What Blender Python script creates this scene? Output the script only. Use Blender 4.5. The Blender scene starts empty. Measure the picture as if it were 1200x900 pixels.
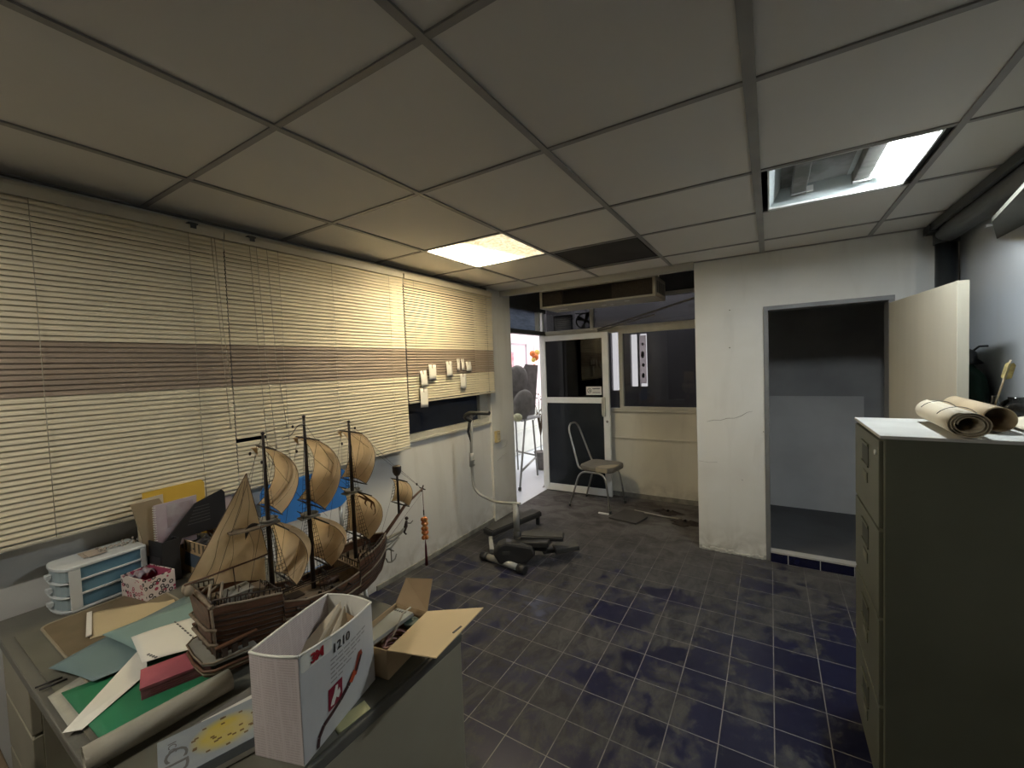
import bpy, bmesh, math, random
from math import sin, cos, pi, radians as RAD, sqrt
from mathutils import Vector, Matrix, Euler
random.seed(7)
SC = bpy.context.scene
COL = SC.collection
# ------------------------------------------------------------------ materials
def _mat(name):
    m = bpy.data.materials.new(name); m.use_nodes = True
    nt = m.node_tree; nt.nodes.clear()
    out = nt.nodes.new('ShaderNodeOutputMaterial')
    b = nt.nodes.new('ShaderNodeBsdfPrincipled')
    nt.links.new(b.outputs[0], out.inputs[0])
    return m, nt, b, out
def mat(name, col, rough=.6, metal=0, var=.12, vs=6, bump=0, bs=40, col2=None, detail=4, stretch=None, spec=.5, lo=.35, hi=.65):
    """plain painted / woven / wooden surface with noise variation of colour and relief"""
    m, nt, b, out = _mat(name)
    N = nt.nodes.new; L = nt.links.new
    tc = N('ShaderNodeTexCoord'); mp = N('ShaderNodeMapping'); L(tc.outputs['Object'], mp.inputs[0])
    if stretch: mp.inputs['Scale'].default_value = stretch
    n = N('ShaderNodeTexNoise'); n.inputs['Scale'].default_value = vs; n.inputs['Detail'].default_value = detail
    L(mp.outputs[0], n.inputs['Vector'])
    r = N('ShaderNodeMapRange'); r.inputs[1].default_value = lo; r.inputs[2].default_value = hi
    L(n.outputs[0], r.inputs[0])
    mx = N('ShaderNodeMix'); mx.data_type = 'RGBA'
    c2 = col2 if col2 else tuple(c*(1-var) for c in col)
    mx.inputs[6].default_value = (*c2, 1); mx.inputs[7].default_value = (*col, 1)
    L(r.outputs[0], mx.inputs[0]); L(mx.outputs[2], b.inputs['Base Color'])
    b.inputs['Roughness'].default_value = rough; b.inputs['Metallic'].default_value = metal
    b.inputs['Specular IOR Level'].default_value = spec
    if bump:
        n2 = N('ShaderNodeTexNoise'); n2.inputs['Scale'].default_value = bs; n2.inputs['Detail'].default_value = 3
        L(mp.outputs[0], n2.inputs['Vector'])
        bp = N('ShaderNodeBump'); bp.inputs['Strength'].default_value = bump; bp.inputs['Distance'].default_value = .004
        L(n2.outputs[0], bp.inputs['Height']); L(bp.outputs[0], b.inputs['Normal'])
    return m
def emis(name, col, st):
    m, nt, b, out = _mat(name)
    b.inputs['Base Color'].default_value = (.9, .9, .9, 1)
    b.inputs['Emission Color'].default_value = (*col, 1); b.inputs['Emission Strength'].default_value = st
    return m
def glass(name, tint, gloss=.04, rough=.02):
    """tinted sheet glass: sees through by the tint, mirrors more at grazing angles"""
    m, nt, b, out = _mat(name); nt.nodes.remove(b)
    N = nt.nodes.new; L = nt.links.new
    t = N('ShaderNodeBsdfTransparent'); t.inputs[0].default_value = (*tint, 1)
    g = N('ShaderNodeBsdfGlossy'); g.inputs['Roughness'].default_value = rough; g.inputs[0].default_value = (.9, .9, .9, 1)
    f = N('ShaderNodeFresnel'); f.inputs[0].default_value = 1.45
    x = N('ShaderNodeMixShader'); L(f.outputs[0], x.inputs[0]); L(t.outputs[0], x.inputs[1]); L(g.outputs[0], x.inputs[2])
    L(x.outputs[0], out.inputs[0])
    return m
def math_node(nt, op, a, b=None, c=None):
    n = nt.nodes.new('ShaderNodeMath'); n.operation = op
    for i, v in enumerate((a, b, c)):
        if v is None: continue
        if isinstance(v, (int, float)): n.inputs[i].default_value = v
        else: nt.links.new(v, n.inputs[i])
    return n.outputs[0]
def mixc(nt, f, a, b):
    n = nt.nodes.new('ShaderNodeMix'); n.data_type = 'RGBA'
    if isinstance(f, (int, float)): n.inputs[0].default_value = f
    else: nt.links.new(f, n.inputs[0])
    for i, v in ((6, a), (7, b)):
        if isinstance(v, tuple): n.inputs[i].default_value = (*v, 1)
        else: nt.links.new(v, n.inputs[i])
    return n.outputs[2]
def noise(nt, vec, scale, detail=4, dist=0, rough=.5):
    n = nt.nodes.new('ShaderNodeTexNoise'); n.inputs['Scale'].default_value = scale
    n.inputs['Detail'].default_value = detail; n.inputs['Distortion'].default_value = dist; n.inputs['Roughness'].default_value = rough
    nt.links.new(vec, n.inputs['Vector']); return n.outputs[0]
def ramp(nt, v, lo, hi, a=0., b=1.):
    n = nt.nodes.new('ShaderNodeMapRange'); n.inputs[1].default_value = lo; n.inputs[2].default_value = hi
    n.inputs[3].default_value = a; n.inputs[4].default_value = b
    nt.links.new(v, n.inputs[0]); return n.outputs[0]
def objco(nt, scale=(1, 1, 1), loc=(0, 0, 0)):
    tc = nt.nodes.new('ShaderNodeTexCoord'); mp = nt.nodes.new('ShaderNodeMapping')
    nt.links.new(tc.outputs['Object'], mp.inputs[0]); mp.inputs['Scale'].default_value = scale; mp.inputs['Location'].default_value = loc
    return mp.outputs[0]
def sep(nt, vec):
    n = nt.nodes.new('ShaderNodeSeparateXYZ'); nt.links.new(vec, n.inputs[0]); return n.outputs

def floor_mat():
    m, nt, b, out = _mat('blue_tile_floor')
    L = nt.links.new; v = objco(nt, loc=(0, -.05, 0))
    br = nt.nodes.new('ShaderNodeTexBrick'); L(v, br.inputs['Vector'])
    br.offset = 0; br.squash = 1; br.inputs['Scale'].default_value = 1
    br.inputs['Brick Width'].default_value = .2; br.inputs['Row Height'].default_value = .2
    br.inputs['Mortar Size'].default_value = .0022; br.inputs['Mortar Smooth'].default_value = .1; br.inputs['Bias'].default_value = 0
    br.inputs['Color1'].default_value = (.005, .006, .024, 1); br.inputs['Color2'].default_value = (.008, .009, .036, 1)
    br.inputs['Mortar'].default_value = (.20, .19, .18, 1)
    x, y, z = sep(nt, v)
    n1 = noise(nt, v, 1.6, 8, .6, .64); n2 = noise(nt, objco(nt, (1, 1.6, 1), (3, 1, 0)), 3.6, 8, .9, .66); n3 = noise(nt, v, 55, 3, .5)
    n4 = noise(nt, objco(nt, (2.2, 1, 1), (7, 2, 0)), 6.0, 8, .8, .7)
    s = math_node(nt, 'ADD', math_node(nt, 'MULTIPLY', n1, .45), math_node(nt, 'ADD', math_node(nt, 'MULTIPLY', n2, .33), math_node(nt, 'MULTIPLY', n4, .22)))
    # more dust towards the entrance bay and the window wall
    g = ramp(nt, y, 2.5, 4.0, 0, .15)
    g2 = ramp(nt, x, -1.7, .3, .03, -.035)
    s = math_node(nt, 'ADD', math_node(nt, 'ADD', s, g), g2)
    s = math_node(nt, 'ADD', s, math_node(nt, 'MULTIPLY', math_node(nt, 'SUBTRACT', n3, .5), .07))
    d = ramp(nt, s, .478, .535, .06, .95)
    grim = mixc(nt, ramp(nt, n4, .38, .62), (.022, .022, .026), (.060, .058, .058))
    grim = mixc(nt, ramp(nt, y, 3.0, 4.2), grim, mixc(nt, ramp(nt, n2, .4, .6), (.045, .038, .034), (.115, .108, .10)))
    keep = math_node(nt, 'MULTIPLY', br.outputs['Fac'], ramp(nt, y, 2.8, 4.0, .50, .08))
    dustm = math_node(nt, 'MULTIPLY', d, math_node(nt, 'SUBTRACT', 1, keep))
    c = mixc(nt, dustm, br.outputs['Color'], grim)
    L(c, b.inputs['Base Color'])
    L(ramp(nt, d, 0, 1, .30, .75), b.inputs['Roughness'])
    b.inputs['Specular IOR Level'].default_value = .35
    bp = nt.nodes.new('ShaderNodeBump'); bp.inputs['Strength'].default_value = .3; bp.inputs['Distance'].default_value = .002; bp.invert = True
    L(br.outputs['Fac'], bp.inputs['Height']); L(bp.outputs[0], b.inputs['Normal'])
    return m
def wall_mat(name, col, dirt=(.35, .33, .29), low=.25, cracks=False):
    m, nt, b, out = _mat(name); L = nt.links.new; v = objco(nt)
    x, y, z = sep(nt, v)
    n1 = noise(nt, v, 1.6, 6, .4); n2 = noise(nt, v, 9, 5, .8); n3 = noise(nt, objco(nt, (4, 4, .6)), 2.0, 5, .5)
    f = ramp(nt, n1, .42, .72, 0, .30)
    f = math_node(nt, 'ADD', f, ramp(nt, n3, .55, .8, 0, .25))
    foot = math_node(nt, 'MULTIPLY', ramp(nt, z, 0, low, .8, 0), ramp(nt, n2, .35, .65))
    f = math_node(nt, 'ADD', f, foot)
    c = mixc(nt, f, col, dirt)
    L(c, b.inputs['Base Color']); b.inputs['Roughness'].default_value = .75
    b.inputs['Specular IOR Level'].default_value = .25
    bp = nt.nodes.new('ShaderNodeBump'); bp.inputs['Strength'].default_value = .25; bp.inputs['Distance'].default_value = .004
    L(n2, bp.inputs['Height']); L(bp.outputs[0], b.inputs['Normal'])
    return m
M = {}
M['floor'] = floor_mat()
M['wall'] = wall_mat('white_plaster', (.66, .655, .62))
M['wall_left'] = wall_mat('grey_white_plaster', (.62, .62, .60))
M['col'] = wall_mat('column_paint', (.60, .60, .57))
M['low'] = wall_mat('cream_low_wall', (.60, .58, .50))
M['dim'] = mat('grey_dim_wall', (.40, .40, .405), .8, var=.25, vs=2)
M['dimlow'] = mat('grey_dim_low_wall', (.62, .62, .62), .8, var=.15, vs=2)
M['darkfloor'] = mat('dark_dusty_floor', (.075, .075, .08), .7, var=.3, vs=3)
M['tile'] = mat('ceiling_board', (.62, .60, .56), .85, var=.07, vs=1.3, bump=.05, bs=120, lo=.3, hi=.7)
M['tbar'] = mat('ceiling_rail_paint', (.26, .25, .235), .5, var=.2, vs=5)
M['beam'] = mat('beam_paint', (.46, .45, .41), .7, var=.12, vs=3)
M['black_ceiling'] = mat('black_void_board', (.035, .033, .03), .9, var=.3, vs=4)
M['voidgrey'] = mat('void_grey', (.10, .10, .10), .9, var=.3, vs=2)
M['alu'] = mat('white_aluminium', (.80, .82, .80), .4, .1, var=.08, vs=8)
M['alucream'] = mat('cream_aluminium', (.50, .49, .43), .45, .1, var=.12, vs=8)
M['aludark'] = mat('dark_aluminium', (.07, .075, .075), .5, .3, var=.2, vs=8)
M['frame_grey'] = mat('grey_door_frame', (.20, .20, .20), .5, .2, var=.15, vs=8)
M['creamdoor'] = mat('cream_door', (.50, .46, .36), .6, var=.1, vs=2, stretch=(3, 3, .5))
M['pipe'] = mat('dark_pipe', (.025, .028, .03), .3, var=.3, vs=6)
M['pipegrey'] = mat('grey_pipe_cladding', (.17, .18, .18), .5, var=.2, vs=4)
M['slat'] = mat('cream_slat', (.68, .61, .45), .55, var=.10, vs=3, stretch=(1, 1, 8))
M['slatbrown'] = mat('brown_slat', (.30, .235, .18), .55, var=.12, vs=3, stretch=(1, 1, 8))
M['slatrail'] = mat('cream_rail', (.52, .48, .38), .5, var=.08)
M['cord'] = mat('blind_cord', (.33, .30, .23), .8)
M['darkglass'] = mat('dark_navy_glass', (.026, .034, .055), .09, var=.3, vs=2, spec=.35)
M['glass_door'] = glass('tinted_door_glass', (.05, .06, .07))
M['glass_win'] = glass('tinted_window_glass', (.46, .46, .47))
M['glass_clear'] = glass('hazy_clear_glass', (.80, .86, .92))
M['white'] = mat('white_paint', (.72, .72, .70), .5, var=.08)
M['troffer'] = mat('lamp_reflector', (.42, .46, .46), .4, var=.1)
M['trofferdusty'] = mat('dusty_reflector', (.24, .24, .225), .55, var=.5, vs=9, lo=.4, hi=.6)

M['tube'] = emis('lit_tube', (.90, .97, 1.0), 175)
M['warmtube'] = emis('warm_lit_tube', (1, .86, .60), 40)
M['tube_weak'] = emis('weak_lit_tube', (1.0, .93, .80), 175)
M['tubeoff'] = mat('unlit_tube', (.6, .6, .58), .3)

# ------------------------------------------------------------------ mesh builder
class MB:
    def __init__(s): s.v = []; s.f = []; s.m = []; s.sm = []
    def add(s, vs, fs, mi=0, T=None, smooth=False):
        o = len(s.v)
        for p in vs:
            p = Vector(p); s.v.append(T @ p if T is not None else p)
        for f in fs: s.f.append([i+o for i in f]); s.m.append(mi); s.sm.append(smooth)
        return s
    def box(s, x0, x1, y0, y1, z0, z1, mi=0, T=None):
        vs = [(x, y, z) for z in (z0, z1) for y in (y0, y1) for x in (x0, x1)]
        return s.add(vs, [(0, 2, 3, 1), (4, 5, 7, 6), (0, 1, 5, 4), (1, 3, 7, 5), (3, 2, 6, 7), (2, 0, 4, 6)], mi, T)
    def bar(s, a, b, w, h, mi=0, up=(0, 0, 1), T=None):
        a = Vector(a); b = Vector(b); d = b-a; l = d.length; d.normalize(); u = Vector(up)
        if abs(d.dot(u)) > .99: u = Vector((0, 1, 0))
        r = d.cross(u).normalized(); u = r.cross(d)
        vs = []
        for q in (a, b):
            for i, j in ((-1, -1), (1, -1), (1, 1), (-1, 1)): vs.append(q+r*(i*w/2)+u*(j*h/2))
        return s.add(vs, [(3, 2, 1, 0), (4, 5, 6, 7), (0, 1, 5, 4), (1, 2, 6, 5), (2, 3, 7, 6), (3, 0, 4, 7)], mi, T)
    def tube(s, pts, r, n=10, mi=0, cap=True, closed=False, T=None, smooth=True, sx=1, sy=1):
        pts = [Vector(p) for p in pts]; k = len(pts)
        rr = r if isinstance(r, (list, tuple)) else [r]*k
        vs = []; fs = []; pu = None
        for i, p in enumerate(pts):
            if closed: t = pts[(i+1) % k]-pts[i-1]
            else: t = pts[min(i+1, k-1)]-pts[max(i-1, 0)]
            t.normalize()
            if pu is None:
                pu = Vector((0, 0, 1)) if abs(t.z) < .9 else Vector((1, 0, 0))
            a = (pu - t*pu.dot(t)).normalized(); c = t.cross(a); pu = a
            for j in range(n):
                th = 2*pi*j/n; vs.append(p+a*(cos(th)*rr[i]*sx)+c*(sin(th)*rr[i]*sy))
        m = k if closed else k-1
        for i in range(m):
            for j in range(n):
                fs.append((i*n+j, i*n+(j+1) % n, ((i+1) % k)*n+(j+1) % n, ((i+1) % k)*n+j))
        s.add(vs, fs, mi, T, smooth)
        if cap and not closed:
            o = len(s.v)-k*n
            s.f.append([o+j for j in reversed(range(n))]); s.m.append(mi); s.sm.append(False)
            s.f.append([o+(k-1)*n+j for j in range(n)]); s.m.append(mi); s.sm.append(False)
        return s
    def lathe(s, prof, c=(0, 0, 0), n=20, mi=0, T=None, smooth=True, sx=1, sy=1):
        vs = []; fs = []; k = len(prof)
        for r, z in prof:
            for j in range(n):
                th = 2*pi*j/n; vs.append((c[0]+cos(th)*r*sx, c[1]+sin(th)*r*sy, c[2]+z))
        for i in range(k-1):
            for j in range(n): fs.append((i*n+j, i*n+(j+1) % n, (i+1)*n+(j+1) % n, (i+1)*n+j))
        s.add(vs, fs, mi, T, smooth); o = len(s.v)-k*n
        if prof[0][0] > 1e-5: s.f.append([o+j for j in reversed(range(n))]); s.m.append(mi); s.sm.append(False)
        if prof[-1][0] > 1e-5: s.f.append([o+(k-1)*n+j for j in range(n)]); s.m.append(mi); s.sm.append(False)
        return s
    def prism(s, poly, z0, z1, mi=0, T=None):
        n = len(poly)
        vs = [(x, y, z0) for x, y in poly]+[(x, y, z1) for x, y in poly]
        fs = [tuple(reversed(range(n))), tuple(range(n, 2*n))]+[(i, (i+1) % n, n+(i+1) % n, n+i) for i in range(n)]
        return s.add(vs, fs, mi, T)
    def grid(s, fn, nu, nv, mi=0, T=None, smooth=True):
        vs = [fn(i/nu, j/nv) for j in range(nv+1) for i in range(nu+1)]
        fs = [(j*(nu+1)+i, j*(nu+1)+i+1, (j+1)*(nu+1)+i+1, (j+1)*(nu+1)+i) for j in range(nv) for i in range(nu)]
        return s.add(vs, fs, mi, T, smooth)
    def sphere(s, c, r, n=12, mi=0, sx=1, sy=1, sz=1, T=None):
        prof = [(sin(pi*i/8)*r, -cos(pi*i/8)*r*sz) for i in range(9)]
        prof[0] = (1e-6, -r*sz); prof[-1] = (1e-6, r*sz)
        return s.lathe(prof, c, n, mi, T, True, sx, sy)
    def build(s, name, mats, parent=None, bevel=0, solid=0, off=0, sub=0):
        me = bpy.data.meshes.new(name); me.from_pydata([tuple(p) for p in s.v], [], s.f)
        if not isinstance(mats, (list, tuple)): mats = [mats]
        for m in mats: me.materials.append(M[m] if isinstance(m, str) else m)
        me.polygons.foreach_set('material_index', s.m); me.polygons.foreach_set('use_smooth', s.sm)
        me.update()
        bm = bmesh.new(); bm.from_mesh(me)
        bmesh.ops.recalc_face_normals(bm, faces=bm.faces) if not solid else None
        bm.to_mesh(me); bm.free()
        o = bpy.data.objects.new(name, me); COL.objects.link(o)
        if parent is not None: o.parent = parent
        if solid:
            q = o.modifiers.new('s', 'SOLIDIFY'); q.thickness = solid; q.offset = off
        if bevel:
            q = o.modifiers.new('b', 'BEVEL'); q.width = bevel; q.segments = 2; q.limit_method = 'ANGLE'; q.angle_limit = RAD(40)
        if sub:
            q = o.modifiers.new('u', 'SUBSURF'); q.levels = sub; q.render_levels = sub
        return o
def tag(o, label, cat, group=None, kind=None):
    o['label'] = label
    if cat: o['category'] = cat
    if group: o['group'] = group
    if kind: o['kind'] = kind
    return o
def empty(name, loc=(0, 0, 0), rz=0, label=None, cat=None, group=None):
    o = bpy.data.objects.new(name, None); COL.objects.link(o); o.location = loc; o.rotation_euler = (0, 0, rz)
    o.empty_display_size = .05
    if label: tag(o, label, cat, group)
    return o
def struct(o, label=None):
    o['kind'] = 'structure'
    if label: o['label'] = label
    return o
def part(mb, name, mats, parent, label=None, **k):
    o = mb.build(name, mats, parent, **k)
    if label: o['label'] = label
    return o
def dup(o, parent=None):
    c = o.copy(); COL.objects.link(c)
    if parent is not None: c.parent = parent
    for ch in list(o.children): dup(ch, c)
    return c
def text(s, size, m, T, name, parent=None, ext=.0004, bold=0, sp=1, align='CENTER', sx=1):
    cu = bpy.data.curves.new(name, 'FONT'); cu.body = s; cu.size = size; cu.extrude = ext; cu.offset = bold
    cu.space_character = sp; cu.align_x = align; cu.align_y = 'CENTER'; cu.resolution_u = 3
    tmp = bpy.data.objects.new(name, cu); COL.objects.link(tmp)
    dg = bpy.context.evaluated_depsgraph_get(); me = bpy.data.meshes.new_from_object(tmp.evaluated_get(dg))
    bpy.data.objects.remove(tmp)
    me.transform(T @ Matrix.Diagonal((sx, 1, 1, 1))); me.materials.clear(); me.materials.append(M[m] if isinstance(m, str) else m)
    o = bpy.data.objects.new(name, me); COL.objects.link(o)
    if parent is not None: o.parent = parent
    return o
def frame(o, ex, ey, ez):
    """matrix with given origin and axes"""
    m = Matrix.Identity(4)
    for i, a in enumerate((ex, ey, ez)):
        a = Vector(a)
        for j in range(3): m[j][i] = a[j]
    for j in range(3): m[j][3] = o[j]
    return m

# ------------------------------------------------------------------ dimensions
XL, XR, YB, CEIL = -2.473, 1.04, -2.6, 2.407
YP = 3.796     # face of the partition wall
YA = 4.9       # far wall of the entrance bay
GX = [-2.62+.0, -1.982, -1.35, -.705, -.043, .588, 1.23]
GY = [.792-.64*k for k in (4, 3, 2, 1)]+[.792, 1.442, 2.142, 2.748, 3.412, 4.06]
# ------------------------------------------------------------------ room shell
b = MB(); b.box(XL-.1, XR+.1, YB, YA, -.1, 0); struct(b.build('floor', 'floor'), 'dusty dark blue tiled floor')
# ceiling boards with real gaps over the rails, two lamp cells left open
b = MB()
for i in range(len(GX)-1):
    for j in range(len(GY)-1):
        x0, x1, y0, y1 = GX[i], GX[i+1], GY[j], min(GY[j+1], YP+.0)
        x0 = max(x0, XL); x1 = min(x1, XR)
        if (i in (1, 4) and j == 6) or (i == 1 and j == 1) or (i == 2 and j == 7): continue
        if y1 <= y0: continue
        b.box(x0, x1, y0, y1, CEIL+.002+random.uniform(0, .0015), CEIL+.02)
struct(b.build('ceiling', 'tile'), 'suspended ceiling of grey-white boards')
b = MB()
for x in GX[1:-1]:
    w = .012 if x != -.043 else .017
    b.box(x-w, x+w, YB, YP, CEIL-.004, CEIL+.004)
for k, y in enumerate(GY[:-1]):
    w = .0105
    b.box(XL, XR, y-w, y+w, CEIL-.003, CEIL+.0035)
b.box(XL, XL+.02, YB, YP, CEIL-.004, CEIL+.004); b.box(-.53, XR, YP-.02, YP, CEIL-.004, CEIL+.004)
struct(b.build('trim_1', 'tbar'), 'ceiling rail grid')
# roof slab above the boards
b = MB(); b.box(XL-.2, XR+.1, YB, YA+.1, 2.95, 3.05); struct(b.build('ceiling_slab', 'voidgrey'))
# dark panel in the ceiling
b = MB(); b.box(GX[2]+.012, GX[3]-.012, GY[7]+.01, GY[8]-.01, CEIL+.010, CEIL+.022)
b.box(GX[2]+.03, GX[3]-.03, GY[7]+.03, GY[8]-.03, CEIL+.006, CEIL+.010)
tag(b.build('ceiling_panel', 'black_ceiling'), 'black square ceiling panel between the white boards near the entrance bay', 'ceiling panel')
# left wall: sill part, header, pier before the column, window opening y .0 - 3.5
b = MB()
b.box(XL-.1, XL, YB, 3.53, 0, 1.04)
b.box(XL-.1, XL, YB, 3.53, 2.33, 2.95)
b.box(XL-.1, XL, YB, -.1, 1.04, 2.33)
struct(b.build('wall_left', 'wall_left'), 'greyish white wall under the blinds')
b = MB(); b.box(XL-.1, XL+.028, 3.53, 3.965, 0, 2.95); struct(b.build('wall_left_column', 'col', bevel=.004), 'white column end of the window wall')
# above the doorway (left wall of the bay)
b = MB(); b.box(XL-.1, XL, 3.965, YA, 2.33, 2.95); struct(b.build('wall_left_header', 'voidgrey'))
# window strip behind the blinds
b = MB()
b.box(XL-.09, XL-.01, -.1, 3.53, 1.04, 1.085); b.box(XL-.09, XL-.01, -.1, 3.53, 2.29, 2.33)
b.box(XL-.005, XL+.022, -.1, 3.53, 1.025, 1.045)
for y in (-.1, 1.08, 2.30, 3.39): b.box(XL-.09, XL-.012, y, y+.05, 1.04, 2.33)
b.box(XL-.075, XL-.02, 3.44, 3.53, 1.085, 2.3)
w = b.build('window_1', 'alucream', bevel=.002); struct(w, 'aluminium window behind the blinds')
b = MB(); b.box(XL-.055, XL-.049, -.06, 3.42, 1.08, 2.30); part(b, 'pane', 'darkglass', w)
# partition wall with the doorway
DX0, DX1, DZ = -.009, .69, 1.96
b = MB()
b.box(-.53, DX0-.03, YP, YP+.12, 0, 2.95); b.box(DX1+.03, .83, YP, YP+.12, 0, 2.95); b.box(DX0-.03, DX1+.03, YP, YP+.12, DZ+.03, 2.95)
b.box(.83, XR+.1, YP+.03, YP+.12, 0, 2.95); b.box(-.53, -.41, YP+.12, YA, 0, 2.95)
struct(b.build('wall_partition', 'wall'), 'white partition wall with cracks and a doorway')
# crack and marks on the partition
b = MB()
pts = [(-.455, 1.085), (-.40, 1.10), (-.35, 1.10), (-.30, 1.118), (-.25, 1.12), (-.20, 1.14), (-.16, 1.17), (-.12, 1.18)]
b.tube([(x, YP-.0002, z) for x, z in pts], [.0008, .0016, .0012, .002, .0012, .0018, .0012, .0006], 4)
pts = [(-.52, .75), (-.45, .742), (-.38, .75)]
b.tube([(x, YP-.0002, z) for x, z in pts], .0008, 4)
for x, z, r in ((-.272, 1.99, .006), (-.276, 1.69, .007), (-.05, 1.02, .005), (-.2, .62, .004)):
    b.lathe([(r, -.002), (r*.6, .002)], (0, 0, 0), 8, 0, frame((x, YP, z), (1, 0, 0), (0, 0, 1), (0, -1, 0)))
struct(b.build('trim_2', mat('crack_grey', (.16, .15, .13), .9)), 'crack and nail holes')
# crumbling foot of the partition
b = MB()
for k in range(26):
    x = -.525+k*.0195; h = random.uniform(.012, .035); d = random.uniform(.006, .02)
    b.box(x, x+.022, YP-d, YP+.01, 0, h, 0)
struct(b.build('baseboard_1', mat('broken_plaster', (.5, .49, .45), .9, var=.3, vs=30), bevel=.003), 'crumbled plaster at the wall foot')
b = MB(); b.box(XL, XL+.012, 2.0, 3.53, 0, .035); b.box(-.53-2.0, -.53, YA-.014, YA, 0, .05)
struct(b.build('baseboard_2', mat('dusty_skirting', (.25, .24, .21), .9, var=.4, vs=12)))
# doorway frame
b = MB()
b.box(DX0-.032, DX0, YP-.012, YP+.13, 0, DZ); b.box(DX1, DX1+.032, YP-.012, YP+.13, 0, DZ); b.box(DX0-.032, DX1+.032, YP-.012, YP+.13, DZ, DZ+.032)
struct(b.build('door_frame_1', 'frame_grey', bevel=.002), 'grey metal frame of the doorway')
# room behind the doorway
b = MB(); b.box(DX0-.3, XR+.1, YP+.005, 5.0, 0, .085); struct(b.build('floor_back_room', 'darkfloor'))
b = MB()
for k in range(4):
    x = DX0+.002+k*.2-.09
    x0 = max(x+.003, DX0); x1 = min(x+.197, DX1)
    b.box(x0, x1, YP-.028, YP+.005, .003, .075)
struct(b.build('threshold_tiles', mat('navy_glazed_tile', (.006, .007, .032), .2, var=.2)), 'navy tiled step of the doorway')
b = MB(); b.box(DX0, DX1, YP-.026, YP+.02, 0, .072); b.box(DX0, DX1, YP-.03, YP+.04, .075, .088); struct(b.build('threshold_grout', mat('grout', (.42, .41, .38), .8)))
b = MB(); b.box(-.45, XR+.1, 5.0, 5.1, 0, 2.95); b.box(XR+.02, XR+.1, YP+.12, 5.0, 0, 2.95); struct(b.build('wall_back_room', 'dim'), 'dark grey wall of the inner room')
b = MB(); b.box(-.41, .735, 4.985, 5.0, .085, 1.205); struct(b.build('wall_back_room_panel', 'dimlow'), 'lighter grey lower panel on the inner wall')
# right wall, back wall
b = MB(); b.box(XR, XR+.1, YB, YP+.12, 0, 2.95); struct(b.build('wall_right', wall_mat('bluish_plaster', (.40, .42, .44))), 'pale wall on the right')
b = MB(); b.box(XL-.1, XR+.1, YB-.1, YB, 0, 2.95); struct(b.build('wall_back', 'voidgrey'))
# beam at the front of the entrance bay
b = MB(); b.box(XL, -.53, YP-.03, YP+.03, 2.352, 2.95); b.box(XL, -.53, YP-.045, YP+.045, 2.405, 2.415); struct(b.build('ceiling_beam', 'beam', bevel=.003), 'pale beam edge over the entrance bay')
# ceiling of the entrance bay
b = MB(); b.box(XL-.1, -.53, YP, YA, 2.72, 2.76); struct(b.build('ceiling_bay', 'voidgrey'))
# far wall of the bay
b = MB(); b.box(XL-.1, -.41, YA, YA+.1, 0, 1.02); b.box(XL-.1, -.41, YA-.02, YA, .70, .715)
struct(b.build('wall_far', 'low'), 'cream low wall under the bay window')
b = MB(); b.box(XL-.1, -.41, YA, YA+.1, 2.36, 2.95); struct(b.build('wall_far_header', 'voidgrey'))
b = MB()
b.box(XL, -.53, YA-.03, YA+.06, 1.02, 1.06); b.box(XL, -.53, YA-.03, YA+.06, 1.965, 2.035); b.box(XL, -.53, YA-.045, YA-.03, 2.0, 2.03)
for x in (XL, -1.52, -.56): b.box(x, x+.045, YA-.025, YA+.05, 1.06, 1.965)
b.box(-1.50, -.53, YA-.035, YA-.01, 1.055, 1.085); b.box(-1.50, -.53, YA-.035, YA-.01, 1.94, 1.965)
b.box(XL, -.53, YA-.02, YA+.06, 2.33, 2.37); b.box(-1.87, -1.83, YA-.02, YA+.05, 2.03, 2.34)
w = b.build('window_2', 'alucream', bevel=.002); struct(w, 'aluminium window of the entrance bay')
b = MB(); b.box(XL+.04, -.55, YA+.01, YA+.016, 1.06, 1.965); b.box(XL, -.55, YA+.01, YA+.016, 2.035, 2.33); part(b, 'pane', 'glass_win', w)
# room seen through that window
b = MB()
XW0, XW1 = -1.96, -1.76
for x0, x1, z0, z1 in ((-2.60, -2.15, 0, 2.9), (-2.15, -2.03, 0, 1.16), (-2.15, -2.03, 2.08, 2.9), (-2.03, -1.845, 0, 2.9), (-1.845, -1.59, 0, 1.22), (-1.845, -1.59, 2.03, 2.9), (-1.735, -1.705, 1.22, 2.03), (-1.59, .6, 0, 2.9)):
    b.box(x0, x1, 6.5, 6.58, z0, z1)
b.box(.5, .6, YA+.25, 6.5, 0, 2.9); b.box(-2.60, .6, YA, 5.9, 2.85, 2.95); b.box(-2.60, .6, YA, 6.5, -.1, 0); b.box(-2.60, -2.57, YA+.1, 6.5, 0, 2.9)  # unseen roof left short at the far end to add daylight
struct(b.build('wall_beyond', mat('bluegrey_dim', (.40, .39, .41), .8, var=.2, vs=2)), 'dim room behind the bay window')
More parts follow.
